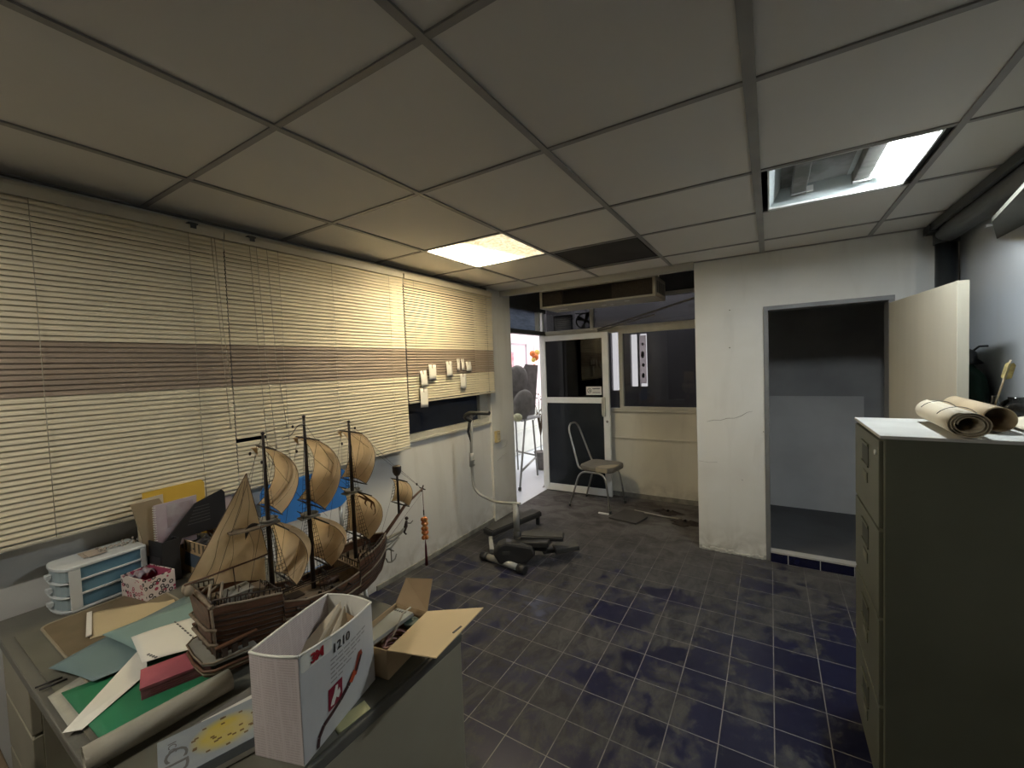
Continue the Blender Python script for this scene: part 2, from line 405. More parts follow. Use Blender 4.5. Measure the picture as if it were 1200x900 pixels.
# ---- entrance door opening
b = MB()
b.box(XL-.08, XL+.0, 3.965, YA, 1.985, 2.035); b.box(XL-.08, XL+.0, 3.965, YA, 2.27, 2.335)
struct(b.build('door_frame_2', 'aludark', bevel=.002), 'dark transom bars over the entrance')
b = MB()
b.box(XL-.06, XL+.015, 4.665, 4.70, 2.035, 2.27); b.box(XL-.06, XL+.015, 4.76, 4.80, 2.035, 2.27); b.box(XL-.06, XL+.0, 4.80, YA, 0, 1.985)
b.box(XL-.06, XL-.02, 3.955, 3.985, 0, 1.985)
struct(b.build('door_frame_3', 'alu', bevel=.002), 'white posts of the entrance')
b = MB(); b.box(XL-.045, XL-.04, 3.98, 4.68, 2.03, 2.275); 
_m, _nt, _b, _o = _mat('frosted_pane'); _t = _nt.nodes.new('ShaderNodeBsdfTranslucent'); _nt.links.new(mixc(_nt, ramp(_nt, noise(_nt, objco(_nt, (1, 1, 5)), 6), .35, .65), (.30, .34, .40), (.46, .52, .60)), _t.inputs[0])
_b.inputs['Base Color'].default_value = (.12, .14, .17, 1); _b.inputs['Roughness'].default_value = .15; _x = _nt.nodes.new('ShaderNodeMixShader'); _nt.links.new(_b.outputs[0], _x.inputs[1]); _nt.links.new(_t.outputs[0], _x.inputs[2]); _nt.links.new(_x.outputs[0], _o.inputs[0])
o = b.build('window_3', _m); struct(o, 'blue-grey transom pane over the entrance')

# outside the entrance
b = MB(); b.box(-7.5, XL-.1, 3.7, 10, -.12, -.01); b.box(XL-.1, XL, 3.965, 4.8, -.02, .004); struct(b.build('floor_outside', mat('white_outside_tile', (.68, .72, .76), .35, var=.06, vs=4)))
b = MB()
b.box(-4.3, -4.2, 3.0, 10, 0, 2.6)
struct(b.build('wall_outside', mat('pale_pink_wall', (.84, .68, .73), .7, var=.06, vs=3)), 'pale pink wall outside the entrance')
b = MB(); b.box(-4.2, -3.9, 3.9, 8.8, 0, .72); b.box(-4.2, -3.86, 3.9, 8.8, .40, .43); b.box(-4.2, -3.86, 3.9, 8.8, .72, .76)
struct(b.build('wall_outside_low', mat('cream_ledge', (.62, .63, .58), .6, var=.08)), 'low cream ledge outside')
b = MB(); b.box(-3.7, XL-.1, 3.60, 3.68, 0, 2.95); b.box(-3.7, -3.6, YB, 3.68, 0, 2.95); b.box(-3.7, XL-.1, YB-.1, 3.68, 2.9, 3.0); b.box(-3.7, XL-.1, YB-.1, YB, 0, 2.95); b.box(-3.7, XL-.1, YB-.1, 3.68, -.1, 0)
struct(b.build('wall_side_room', 'dim'))
# ------------------------------------------------------------------ ceiling lamps
def lamp_warm():
    x0, x1, y0, y1 = GX[1], GX[2], GY[6], GY[7]
    t = empty('ceiling_light', ((x0+x1)/2, (y0+y1)/2, CEIL), 0, 'square ceiling light glowing warm yellow through a crinkled acrylic cover', 'ceiling light')
    a, c = (x1-x0)/2-.012, (y1-y0)/2-.012
    b = MB(); b.box(-a, a, -c, c, .10, .105); b.box(-a, -a+.004, -c, c, 0, .1); b.box(a-.004, a, -c, c, 0, .1); b.box(-a, a, -c, -c+.004, 0, .1); b.box(-a, a, c-.004, c, 0, .1)
    part(b, 'housing', 'troffer', t)
    m, nt, bs, out = _mat('crinkled_warm_cover')
    N = nt.nodes.new; L = nt.links.new; v = objco(nt)
    nt.nodes.remove(bs)
    vo = N('ShaderNodeTexVoronoi'); vo.inputs['Scale'].default_value = 45; vo.feature = 'DISTANCE_TO_EDGE'
    nn = N('ShaderNodeTexNoise'); nn.inputs['Scale'].default_value = 22; nn.inputs['Detail'].default_value = 6; nn.inputs['Distortion'].default_value = 2; L(v, nn.inputs['Vector'])
    L(v, vo.inputs['Vector'])
    f = ramp(nt, nn.outputs[0], .36, .6, .45, 1)
    colr = mixc(nt, f, (.62, .48, .26), (.97, .93, .80))
    tr = N('ShaderNodeBsdfTranslucent'); tr.inputs[0].default_value = (.3, .26, .18, 1)
    em = N('ShaderNodeEmission'); L(mixc(nt, f, (.62, .48, .27), (1, .87, .62)), em.inputs[0]); 
    x, y, z = sep(nt, v)
    q = math_node(nt, 'ADD', math_node(nt, 'MULTIPLY', x, -1.0), math_node(nt, 'MULTIPLY', y, .25))
    hot = ramp(nt, q, -.10, .26, 0, 1); hot = math_node(nt, 'MULTIPLY', hot, hot)  # tube glow painted into the cover's emission, stronger towards one side
    st = math_node(nt, 'ADD', math_node(nt, 'MULTIPLY', hot, WARM_E), math_node(nt, 'MULTIPLY', f, .42)); L(st, em.inputs[1])
    ad = N('ShaderNodeAddShader'); L(tr.outputs[0], ad.inputs[0]); L(em.outputs[0], ad.inputs[1]); L(ad.outputs[0], out.inputs[0])
    b = MB(); b.box(-a, a, -c, c, .002, .004); part(b, 'cover', m, t, 'crinkled acrylic cover')
    b = MB()
    b.tube([(-.17, -c+.03, .06), (-.17, c-.03, .06)], .014, 10); part(b, 'tube', 'tubeoff', t)
def lamp_open(x0, x1, y0, y1, lab, tubem='tube'):
    cx, cy = (x0+x1)/2, (y0+y1)/2; TX = .1705
    t = empty('ceiling_light', (cx, cy, CEIL), 0, lab, 'ceiling light')
    a, c = (x1-x0)/2-.012, (y1-y0)/2-.012
    e = a-.035
    b = MB()
    H = .085
    b.add([(-e, -c, .0), (-e, c, .0), (-e+.05, c-.05, H), (-e+.05, -c+.05, H)], [(0, 1, 2, 3)])
    b.add([(-e+.05, -c+.05, H), (-e+.05, c-.05, H), (.06, c-.05, H), (.06, -c+.05, H)], [(0, 1, 2, 3)], 1)
    b.add([(.06, -c+.05, H), (.06, c-.05, H), (e-.09, c-.05, H), (e-.09, -c+.05, H)], [(0, 1, 2, 3)], 0)
    b.add([(e-.09, -c+.05, H), (e-.09, c-.05, H), (e, c, .005), (e, -c, .005)], [(0, 1, 2, 3)])
    b.add([(-e, c, 0), (e, c, .005), (e-.09, c-.05, H), (-e+.05, c-.05, H)], [(0, 1, 2, 3)], 0)
    b.add([(-e, -c, 0), (e, -c, .005), (e-.09, -c+.05, H), (-e+.05, -c+.05, H)], [(0, 1, 2, 3)], 0)
    part(b, 'reflector', ['troffer', 'trofferdusty'], t, 'reflector grey with dust on its left half', solid=.002)
    b = MB()
    b.box(-e-.006, -e, -c, c, -.004, .02); b.box(e, e+.008, -c, c, -.004, .02); b.box(-e, e, c-.03, c+.008, -.006, .004); b.box(-e, e, -c, -c+.006, -.004, .012)
    part(b, 'frame', 'white', t)
    for nm, x in (('batten', -.139), ('batten', TX-.060)):
        b = MB(); b.box(x-.031, x+.031, -c+.055, c-.055, .035, .084); b.box(x-.034, x+.034, c-.085, c-.052, .028, .084); b.box(x-.034, x+.034, -c+.052, -c+.085, .028, .084)
        q = part(b, nm, 'trofferdusty', t, 'dusty tube batten', bevel=.003)
        for yy in (c-.07, -c+.07):
            b = MB(); b.box(x+.028, x+.062, yy-.009, yy+.009, .035, .062); part(b, 'lamp_holder', 'white', q)
    b = MB(); x = TX; b.tube([(x, -c+.06, .045), (x, c-.06, .045)], .0135, 12); part(b, 'tube', tubem, t, 'lit cool white tube')
    for yy in (c-.065, -c+.065):
        b = MB(); b.tube([(x, yy-.012, .045), (x, yy+.012, .045)], .0145, 12); part(b, 'tube_cap', 'alu', t)
    b = MB(); b.box(e+.008, a, -c, c, .01, .012); part(b, 'gap', 'black_ceiling', t)
WARM_E = 27.0
lamp_warm(); lamp_open(GX[4], GX[5], GY[6], GY[7], 'open ceiling light without cover, dusty reflector and one cool white tube lit')
lamp_open(GX[1], GX[2], GY[1], GY[2], 'open ceiling light with one tube lit at the rear of the room behind the desk', 'tube_weak')  # added lamp out of view, brightens the desk and the ship

# ------------------------------------------------------------------ venetian blinds
def blind(name, y0, y1, zb, ztop, label, band=(1.565, 1.77), pitch=.0215, cords=(), gap=None, x=-2.385, deg=67):
    t = empty(name, (x, (y0+y1)/2, zb), 0, label, 'window blind', 'cream venetian blinds on the window wall')
    h = (y1-y0)/2; H = ztop-zb
    b = MB(); n = int((H-.03)/pitch); th = RAD(deg); W = .0238
    for k in range(n):
        z = .022+pitch*(k+.5)
        wz = z+zb
        mi = 1 if band[0] < wz < band[1] else 0
        short = gap and abs(wz-gap) < pitch*.5
        j = random.uniform(-.0006, .0006); tilt = th+random.uniform(-.05, .05)
        # curved strip in 4 facets, top edge to the wall, bottom edge to the room
        L0 = []
        for q in range(5):
            s = (q/4-.5)*W; bow = .0026*(1-(2*q/4-1)**2)
            dx = -s*cos(tilt)+bow*sin(tilt); dz = s*sin(tilt)+bow*cos(tilt)*.6
            L0.append((dx+j, dz))
        sag = random.uniform(-.0008, .0008)
        vs = []
        for e, yy in enumerate((-h+(.15 if short else 0), h)):
            for dx, dz in L0: vs.append((dx, yy, z+dz+(sag if e else -sag)))
        b.add(vs, [(q, q+1, q+6, q+5) for q in range(4)], mi, None, True)
    part(b, 'slats', ['slat', 'slatbrown'], t, 'cream slats with one brown band')
    b = MB(); b.box(-.012, .013, -h, h, H-.022, H+.012); b.box(.013, .016, -h, h, H-.026, H+.014)
    part(b, 'headrail', 'slatrail', t, bevel=.002)
    b = MB(); b.box(-.011, .011, -h, h, 0, .014); part(b, 'bottom_rail', 'slatrail', t, bevel=.004)
    for yy in cords:
        b = MB(); b.tube([(.0145, yy-(y0+y1)/2, .01), (.0145, yy-(y0+y1)/2, H-.02)], .0013, 4)
        part(b, 'ladder_cord', 'cord', t)
    return t
B1 = blind('venetian_blind', -.35, 1.085, 1.0, 2.335, 'cream venetian blind with brown band nearest the camera, behind the drawer unit', cords=(-.1, .42, .93))
B2 = blind('venetian_blind', 1.089, 2.315, 1.0, 2.335, 'cream venetian blind with brown band hanging behind the ship masts, middle of the row', cords=(1.36, 1.70, 2.17), gap=1.27)
blind('venetian_blind', 2.325, 3.515, 1.345, 2.335, 'shorter cream venetian blind with paper cards clipped on, beside the white column', cords=(2.42, 3.40), deg=52)
# lift cords and wands hanging between the blinds
for par, ys, x, zt, zb in ((B1, (1.02, 1.035), -2.355, 2.30, 1.36), (B2, (1.20, 1.235, 1.29), -2.355, 2.30, 1.12)):
    for i, y in enumerate(ys):
        b = MB(); o_ = par.location
        b.tube([(x, y, zt), (x+.004, y+.012, (zt+zb)/2), (x+.003, y+.03+.01*i, zb+.1*i)], .0016, 5)
        b.lathe([(.003, 0), (.0055, .004), (.0045, .02), (.0015, .028)], (x+.003, y+.03+.01*i, zb+.1*i-.02), 8)
        b.v = [p-o_ for p in b.v]; part(b, 'lift_cord', 'cord', par)
# brackets above the blinds
for y in (.95, 1.22):
    b = MB(); b.box(-2.40, -2.36, y-.02, y+.02, 2.350, 2.357); b.box(-2.362, -2.358, y-.012, y+.012, 2.33, 2.357)
    tag(b.build('blind_bracket', 'aludark'), 'small dark bracket above the blinds, %s of the two' % ('left' if y < 1 else 'right'), 'bracket', 'blind brackets')
b = MB(); b.box(-2.473, -2.40, -.4, 3.53, 2.352, 2.372); struct(b.build('trim_3', 'slatrail'), 'pale pelmet strip over the blinds')
# paper cards on the third blind
cards = [(2.475, 1.60, .075, .13, 'upper of the two left cards'), (2.585, 1.645, .085, .125, 'tilted second card from the left'), (2.795, 1.67, .075, .13, 'tall card right of the two left ones'),
         (2.925, 1.69, .04, .10, 'narrow card, left of the pair'), (2.985, 1.69, .04, .10, 'narrow card, right of the pair'), (3.07, 1.665, .075, .085, 'torn squarish card at the right end'),
         (2.985, 1.555, .085, .13, 'lower card under the narrow pair'), (2.475, 1.455, .085, .15, 'lowest card, hanging below the left one')]
M['card'] = mat('white_card', (.74, .72, .66), .7, var=.06)
for y, zt, w_, h_, lab in cards:
    t = empty('paper_card', (-2.364, y, zt), 0, 'white paper card clipped to the short blind, '+lab, 'paper card', 'paper cards on the short blind')
    t.rotation_euler = (RAD(random.uniform(-4, 4)), RAD(-2), 0)
    b = MB()
    def fn(u, v): return (.003*sin(v*3), (u-.5)*w_+(.006 if v > .5 and lab.startswith('torn') else 0), -v*h_)
    b.grid(fn, 3, 5); part(b, 'card', 'card', t, solid=.0008)
    b = MB(); b.box(-.004, .003, -.006, .002, -.03, .004); part(b, 'clip', 'slatbrown', t)
# power outlet on the column
t = empty('power_outlet', (XL+.028, 3.60, .88), 0, 'yellowed surface-mounted power outlet on the white column', 'power outlet')
b = MB(); b.box(0, .03, -.036, .036, -.06, .06); part(b, 'box', mat('yellowed_plastic', (.52, .42, .20), .5), t, bevel=.004)
b = MB(); b.box(.03, .034, -.028, .028, -.052, .052); part(b, 'face_plate', mat('cream_plastic', (.60, .52, .33), .4), t, bevel=.002)
for z in (-.028, .028):
    for y in (-.01, .01):
        b = MB(); b.box(.033, .0352, y-.002, y+.002, z-.007, z+.007); part(b, 'socket_slot', 'pipe', t)
b = MB(); b.tube([(XL+.03, 3.63, .82), (XL+.034, 3.72, .83), (XL+.034, 3.80, .80), (XL+.032, 3.77, .75), (XL+.034, 3.70, .74)], .0015, 5)
b.tube([(XL+.03, 3.60, .62), (XL+.034, 3.70, .66), (XL+.034, 3.78, .67)], .0015, 5)
tag(b.build('loose_wire', mat('grey_wire', (.35, .33, .28), .6)), 'thin loose wire curling on the column below the outlet', 'wire')

# ------------------------------------------------------------------ ceiling cassette / duct unit in the bay
t = empty('air_conditioner', (-1.487, 4.0, 2.205), RAD(0), 'beige ceiling air conditioner box with dark front opening, hung in the entrance bay', 'air conditioner')
b = MB(); X = .60
b.box(-X, X, 0, .42, 0, .012); b.box(-X, -X+.02, 0, .42, .012, .19); b.box(X-.03, X, 0, .42, .012, .19); b.box(-X, X, 0, .42, .17, .19); b.box(-X, X, .40, .42, .012, .17)
b.box(-X, X, -.004, .004, .0, .02); b.box(-X, -X+.03, -.004, .004, 0, .19)
part(b, 'casing', mat('beige_casing', (.40, .37, .30), .45, var=.1), t, bevel=.004)
b = MB(); b.box(-X+.02, X-.03, .06, .07, .012, .17); b.box(-X+.02, X-.03, .012, .06, .012, .014); b.box(-X+.02, -X+.022, .01, .06, .012, .17); b.box(X-.032, X-.03, .01, .06, .012, .17); b.box(-X+.02, X-.03, .0, .06, .166, .17)
b.box(-X+.02, -X+.25, .02, .06, .012, .17, 1); b.box(X-.42, X-.03, .02, .06, .012, .17, 1)
part(b, 'front_opening', [mat('soot', (.012, .010, .008), .9), mat('brown_filter', (.045, .036, .028), .9, var=.3, vs=60)], t)  # shade inside the opening is put into the near-black lining colour
b = MB()
for k in range(5): b.box(X-.02+.0, X+.001, .05+k*.07, .09+k*.07, .04, .15)
part(b, 'side_vent', 'aludark', t)
M['shiny_tape'] = mat('shiny_tape', (.85, .83, .78), .3)  # highlights on the casing underside, painted as pale patches
for x, y, w_ in ((-.42, .2, .10), (.02, .25, .05), (.30, .12, .05), (.10, .27, .03)):
    b = MB(); b.box(x-w_/2, x+w_/2, y-.02, y+.02, -.0015, 0); part(b, 'tape', 'shiny_tape', t)
for x, y in ((-2.0, 4.1), (-.92, 4.1), (-2.0, 4.35), (-.92, 4.35)):
    pass
for x in (-.55, .55):
    for y in (.06, .36):
        b = MB(); b.tube([(x, y, .19), (x, y, .515)], .006, 6); part(b, 'hanger', 'alu', t)
# sagging rail and grey sheet across the bay
b = MB(); b.bar((-1.74, 4.80, 2.005), (-.55, 4.25, 2.19), .025, .014); b.bar((-1.74, 4.80, 1.985), (-1.0, 4.46, 2.085), .02, .01)
tag(b.build('sagging_rail', mat('grey_rail', (.075, .07, .06), .6)), 'sagging grey ceiling rail slanting across the bay above the window', 'rail')
# louvre panel and fan seen above the glass door
t = empty('louvre_panel', (-2.35, YA+.25, 2.04), 0, 'grey louvred panel seen through the top glass above the open door', 'louvre panel')
b = MB()
for k in range(8): b.bar((-.12, 0, .01+k*.026), (.12, 0, .01+k*.026), .004, .022, 0, up=(0, .5, 1))
part(b, 'slats', mat('grey_louvre', (.55, .56, .53), .6), t)
b = MB(); b.box(-.135, -.12, -.01, .02, 0, .21); b.box(.12, .135, -.01, .02, 0, .21); b.box(-.135, .135, -.01, .02, -.01, 0); b.box(-.135, .135, -.01, .02, .21, .22); b.box(-.135, .135, .02, .03, -.01, .22); part(b, 'frame', 'aludark', t)
t = empty('wall_fan', (-2.05, YA+.30, 2.165), 0, 'dark exhaust fan seen through the top glass beside the louvres', 'fan')
b = MB(); b.tube([(.13*cos(a*pi/10), 0, .10*sin(a*pi/10)) for a in range(20)], .010, 6, closed=True); part(b, 'ring', 'aludark', t)
for k in range(4):
    b = MB(); a = k*pi/2+.4; T = Matrix.Rotation(a, 4, 'Y')
    b.grid(lambda u, v: (.02+u*.09, .01-.02*v, (v-.5)*.05*(.6+u*.6)), 3, 2, 0, T); part(b, 'blade', 'pipe', t, solid=.002)
b = MB(); b.lathe([(.024, -.02), (.024, .02)], (0, 0, 0), 12, 0, Matrix.Rotation(pi/2, 4, 'X')); b.box(-.15, .15, .015, .02, .10, .11); b.box(-.15, .15, .015, .02, -.11, -.10); part(b, 'hub', 'aludark', t)
# posters beyond the window
for (x0, x1, z0, z1, lab) in ((-1.70, -1.60, 1.27, 2.0, 'tall white banner with dark characters seen through the bay window'),):
    t = empty('banner', ((x0+x1)/2, 6.49, z0), 0, lab, 'banner')
    b = MB(); b.add([(-(x1-x0)/2, 0, 0), ((x1-x0)/2, 0, 0), ((x1-x0)/2, 0, z1-z0), (-(x1-x0)/2, 0, z1-z0)], [(0, 1, 2, 3)]); 
    m_, nt_, b_, o_ = _mat('backlit_sheet'); t_ = nt_.nodes.new('ShaderNodeBsdfTranslucent'); t_.inputs[0].default_value = (.62, .55, .56, 1); nt_.links.new(t_.outputs[0], o_.inputs[0])
    part(b, 'sheet', m_, t)
    for k, (dx, w_, h_) in enumerate(((0, .024, .1), (.005, .022, .08), (-.003, .026, .13), (0, .02, .07))):
        b = MB(); b.lathe([(w_, 0), (w_*.6, .001)], (0, 0, 0), 9, 0, frame((dx, -.004, .12+k*.16), (1, 0, 0), (0, 0, h_/.06), (0, -1, 0)))
        part(b, 'character', 'pipe', t)

# ------------------------------------------------------------------ entrance glass door, swung open
t = empty('door_1', (-2.47, 4.755, .012), RAD(1.6)); struct(t, 'white aluminium glass door standing open')
b = MB(); W, H = .86, 1.955
b.box(0, .05, -.02, .02, 0, H); b.box(W-.075, W, -.02, .02, 0, H); b.box(.05, W-.075, -.02, .02, H-.065, H); b.box(.05, W-.075, -.02, .02, 0, .085); b.box(.05, W-.075, -.02, .02, 1.115, 1.185)
part(b, 'door_frame', 'alu', t, bevel=.003)
b = MB(); b.box(.045, W-.07, -.004, .004, .08, 1.12); part(b, 'lower_pane', mat('dark_door_film', (.016, .020, .025), .08, var=.2, spec=.35), t, 'black lower pane')
b = MB(); b.box(.045, W-.07, -.004, .004, 1.18, H-.06); part(b, 'upper_pane', 'glass_door', t, 'dark upper pane')
b = MB(); b.box(W-.085, W-.045, -.045, -.02, .96, 1.19); b.box(W-.085, W-.065, -.06, -.045, .98, 1.17); part(b, 'pull_handle', 'alucream', t, bevel=.004)
b = MB(); b.lathe([(.015, 0), (.013, .006)], (0, 0, 0), 12, 0, frame((W-.032, -.02, .90), (1, 0, 0), (0, 0, 1), (0, -1, 0))); part(b, 'lock', 'frame_grey', t)
b = MB(); b.box(W-.285, W-.095, -.009, -.005, 1.215, 1.315); s_ = part(b, 'sticker', mat('sticker_white', (.70, .70, .66), .5), t, 'white sticker with an emblem and two lines of print')
b = MB(); M['print'] = mat('grey_print', (.12, .12, .13), .6)
b.tube([(W-.245+.022*cos(a*pi/7), -.0095, 1.267+.028*sin(a*pi/7)) for a in range(14)], .004, 4, closed=True)
b.tube([(W-.255, -.0095, 1.25), (W-.24, -.0095, 1.275), (W-.232, -.0095, 1.255), (W-.25, -.0095, 1.285)], .004, 4)
for z, a, c, r in ((1.287, -.205, -.115, .006), (1.240, -.205, -.11, .004)):
    b.tube([(W+a+(c-a)*k/14, -.0095, z+.006*(k % 2)) for k in range(15)], r, 4)
part(b, 'print_marks', 'print', s_)

# ------------------------------------------------------------------ cream inner door leaf
t = empty('door_2', (DX1, YP-.015, .09), RAD(-90+5.5)); struct(t, 'cream door leaf standing open')
b = MB(); b.box(0, .90, 0, .045, 0, DZ-.11); part(b, 'leaf', 'creamdoor', t, bevel=.002)
b = MB(); b.lathe([(.012, 0), (.012, .04), (.027, .05), (.027, .075), (.012, .085)], (0, 0, 0), 14, 0, frame((.84, .045, .88), (1, 0, 0), (0, 0, 1), (0, 1, 0))); part(b, 'knob', 'alu', t)
b = MB()
for z in (.2, .95, 1.65): b.tube([(.0, .003, z), (.0, .003, z+.09)], .007, 8)
part(b, 'hinge', 'frame_grey', t)

# ------------------------------------------------------------------ pipes, painted shadow line
b = MB(); b.tube([(.955, 3.735, 0), (.955, 3.735, 2.30)], .052, 20); b.tube([(.955, 3.735, 2.28), (.955, 3.735, 2.40)], .062, 20); b.box(.86, 1.035, 3.66, 3.79, 2.352, 2.40)
tag(b.build('drain_pipe', 'pipe'), 'black vertical drain pipe in the corner above the cream door', 'pipe')
b = MB(); b.tube([(.955, 3.72, 2.34), (.955, -1.6, 2.34)], .058, 20)
tag(b.build('ceiling_pipe', 'pipegrey'), 'grey horizontal pipe running along the ceiling by the right wall', 'pipe')
b = MB(); b.box(.865, .885, -1.6, 3.7, 2.36, 2.402); tag(b.build('cable_channel', 'aludark'), 'dark narrow channel along the ceiling beside the grey pipe', 'cable channel')  # dark strip put where only a shadow line runs
# sloping board fixed high on the right wall
t = empty('wall_shelf', (1.04, 2.55, 2.19), 0, 'beige shelf board fixed high on the right wall at the picture edge', 'shelf')
b = MB(); b.prism([(-.0, .76), (0, -.6), (-.30, -.6), (-.16, .3)], 0, .02); part(b, 'board', mat('beige_board', (.11, .105, .085), .8), t)
b = MB()
for y in (-.4, .5): b.box(-.12, 0, y-.01, y+.01, .02, .03); b.box(-.012, 0, y-.01, y+.01, .02, .12)
part(b, 'bracket', 'tbar', t)
# ------------------------------------------------------------------ filing cabinet
M['cab'] = mat('olive_grey_steel', (.105, .11, .078), .45, .1, var=.15, vs=3)
M['cabtop'] = mat('dusty_light_top', (.50, .50, .47), .6, var=.15, vs=6)  # top panel, paler grey than the cabinet body
M['cablabel'] = mat('faded_label', (.20, .20, .15), .6)
M['cabdark'] = mat('recess_dark', (.04, .045, .035), .6)  # shade of the handle recesses, given as a darker steel colour
t = empty('filing_cabinet', (.315, 1.855, 0), 0, 'tall olive-grey steel filing cabinet with four drawers at the right edge', 'filing cabinet')
CW, CD, CH = .50, .66, 1.325
b = MB(); b.box(.012, CD, 0, CW, 0.03, CH-.008); b.box(.03, CD-.02, .02, CW-.02, 0, .03); part(b, 'body', 'cab', t, bevel=.004)
b = MB(); b.box(0, CD+.004, -.002, CW+.002, CH-.012, CH); part(b, 'top_panel', 'cabtop', t, 'light grey dusty top', bevel=.002)
for k in range(4):
    z0 = .045+k*.317
    b = MB(); b.box(0, .014, .018, CW-.018, z0, z0+.307); d = part(b, 'drawer', 'cab', t, bevel=.003)
    b = MB(); zz = z0+.215
    b.box(-.002, .002, .19, .31, zz-.033, zz+.043, 0); b.box(-.006, -.001, .185, .315, zz+.04, zz+.05, 1); b.box(-.006, -.001, .185, .315, zz-.04, zz-.032, 1)
    part(b, 'handle', ['cabdark', 'cab'], d, 'dark recessed handle')
    b = MB(); b.box(-.003, .001, .21, .29, z0+.11, z0+.15); b.box(-.0042, -.002, .22, .28, z0+.118, z0+.142, 1); part(b, 'label_holder', ['cab', 'cablabel'], d)
    if k == 3:
        b = MB(); b.lathe([(.010, 0), (.010, .005)], (0, 0, 0), 12, 0, frame((0, .06, z0+.26), (0, 1, 0), (0, 0, 1), (-1, 0, 0))); part(b, 'lock', 'alu', d)
# things on the cabinet
M['kraft'] = mat('tan_rolled_paper', (.46, .36, .23), .7, var=.2, vs=5)
M['cream_roll'] = mat('cream_rolled_paper', (.60, .53, .40), .7, var=.1, vs=6)
def spiral_roll(b, a, c, r0, r1, turns, T=None, mi=0, n=26, squash=1.0):
    a = Vector(a); c = Vector(c); d = (c-a).normalized(); s = d.cross(Vector((0, 0, 1))).normalized(); u = s.cross(d)
    N_ = int(n*turns)
    def fn(uu, vv):
        th = uu*turns*2*pi; r = r0+(r1-r0)*uu
        p = a+(c-a)*vv
        return p+s*(cos(th)*r)+u*(sin(th)*r*squash)
    b.grid(fn, N_, 4, mi, T)
b = MB(); spiral_roll(b, (.545, 2.27, 1.372), (.525, 1.835, 1.372), .027, .052, 3.2, squash=.82)
t = empty('paper_roll', (.50, 1.80, 1.326), 0, 'thick cream paper roll lying across the left end of the filing cabinet top', 'paper roll')
o = part(b, 'sheet', 'cream_roll', t, solid=.0012); o.matrix_parent_inverse = Matrix.Translation((-.50, -1.80, -1.326))
for yy in (1.98, 2.20):
    b = MB(); b.tube([(.525+cos(a)*.0535+.045*(yy-1.835), yy-.02*sin(a), 1.372+sin(a)*.0535*.82) for a in [RAD(x) for x in range(20, 170, 15)]], .0012, 4)
    o = part(b, 'pencil_line', 'pipe', t); o.matrix_parent_inverse = Matrix.Translation((-.50, -1.80, -1.326))
b = MB(); spiral_roll(b, (.655, 2.44, 1.372), (.64, 2.0, 1.372), .038, .042, 1.25)
tag(b.build('paper_roll', 'kraft', solid=.0012), 'tan half-open paper roll just behind the thick cream roll', 'paper roll')
b = MB()
def fn(u, v):
    x = .705+.26*u; y = 1.83+.40*v+.05*u
    z = 1.3275+.055*sin(u*pi)**1.5*(1-.5*v)+.002+.012*v*(1-u)
    return (x, y, z)
b.grid(fn, 16, 6)
tag(b.build('paper_sheet', 'cream_roll', solid=.0015), 'big curling cream sheet lying at the right end of the filing cabinet top', 'paper sheet')
t = empty('glass_bottle', (.735, 2.34, 1.326), 0, 'small clear glass bottle with a feathered arrow standing in it', 'bottle')
M['clearglass'] = glass('dusty_clear_glass', (.72, .74, .72))
b = MB(); b.lathe([(.018, 0), (.020, .004), (.020, .05), (.010, .07), (.009, .095), (.012, .097)], n=14); part(b, 'body', 'clearglass', t)
t = empty('toy_arrow', (.73, 2.34, 1.36), 0, 'toy arrow with yellow fletching leaning out of the glass bottle', 'arrow')
b = MB(); b.tube([(-.005, 0, -.02), (.045, 0, .20)], .003, 6); part(b, 'shaft', 'kraft', t)
b = MB()
for a in range(3):
    th = a*2*pi/3; T = Matrix.Translation((.037, 0, .155)) @ Matrix.Rotation(.22, 4, 'Y') @ Matrix.Rotation(th, 4, 'Z')
    b.add([(.002, 0, -.03), (.016, 0, -.022), (.016, 0, .028), (.008, 0, .036), (.002, 0, .03)], [(0, 1, 2, 3, 4)], 0, T)
part(b, 'fletching', mat('yellow_feather', (.45, .37, .14), .8, var=.5, vs=60), t, solid=.0015)
t = empty('glass_jar', (.815, 2.40, 1.326), 0, 'round grey glass jar at the right edge of the filing cabinet', 'jar')
b = MB(); b.lathe([(.02, 0), (.042, .012), (.05, .04), (.044, .066), (.026, .08), (.026, .088)], n=18); part(b, 'body', glass('smoky_glass', (.35, .35, .34)), t)
b = MB(); b.sphere((0, 0, .034), .030); part(b, 'contents', mat('grey_lump', (.2, .19, .18), .9, var=.6, vs=50), t)
# dark green jacket on the wall behind the cream door
t = empty('hanging_jacket', (.965, 3.40, .92), 0, 'dark green jacket hanging on the right wall, half hidden by the cream door', 'jacket')
b = MB(); M['green_cloth'] = mat('dark_green_cloth', (.012, .04, .026), .9, var=.4, vs=9, bump=.5, bs=60)
prof = [(.0, .60), (.03, .60), (.06, .575), (.125, .53), (.15, .45), (.16, .30), (.155, .1), (.16, 0)]
def fn(u, v):
    k = v*(len(prof)-1); i = min(int(k), len(prof)-2); f = k-i
    r = prof[i][0]*(1-f)+prof[i+1][0]*f; z = prof[i][1]*(1-f)+prof[i+1][1]*f
    th = u*2*pi; w_ = 1+.10*sin(5*th+z*9)
    return (cos(th)*r*.40*w_, sin(th)*r*1.0*w_, z)
b.grid(fn, 28, 14); part(b, 'cloth', 'green_cloth', t, solid=.003)
b = MB(); b.sphere((.01, -.13, .36), .035, 10, 0, .6, .8, 1.5); part(b, 'cuff', 'pipe', t, 'black cuff')
b = MB(); b.lathe([(.055, .60), (.06, .605), (.035, .63), (.03, .67), (.001, .69)], n=14); b.tube([(0, 0, .66), (.04, 0, .70), (.085, 0, .70)], .006, 6); part(b, 'hook', 'pipe', t)

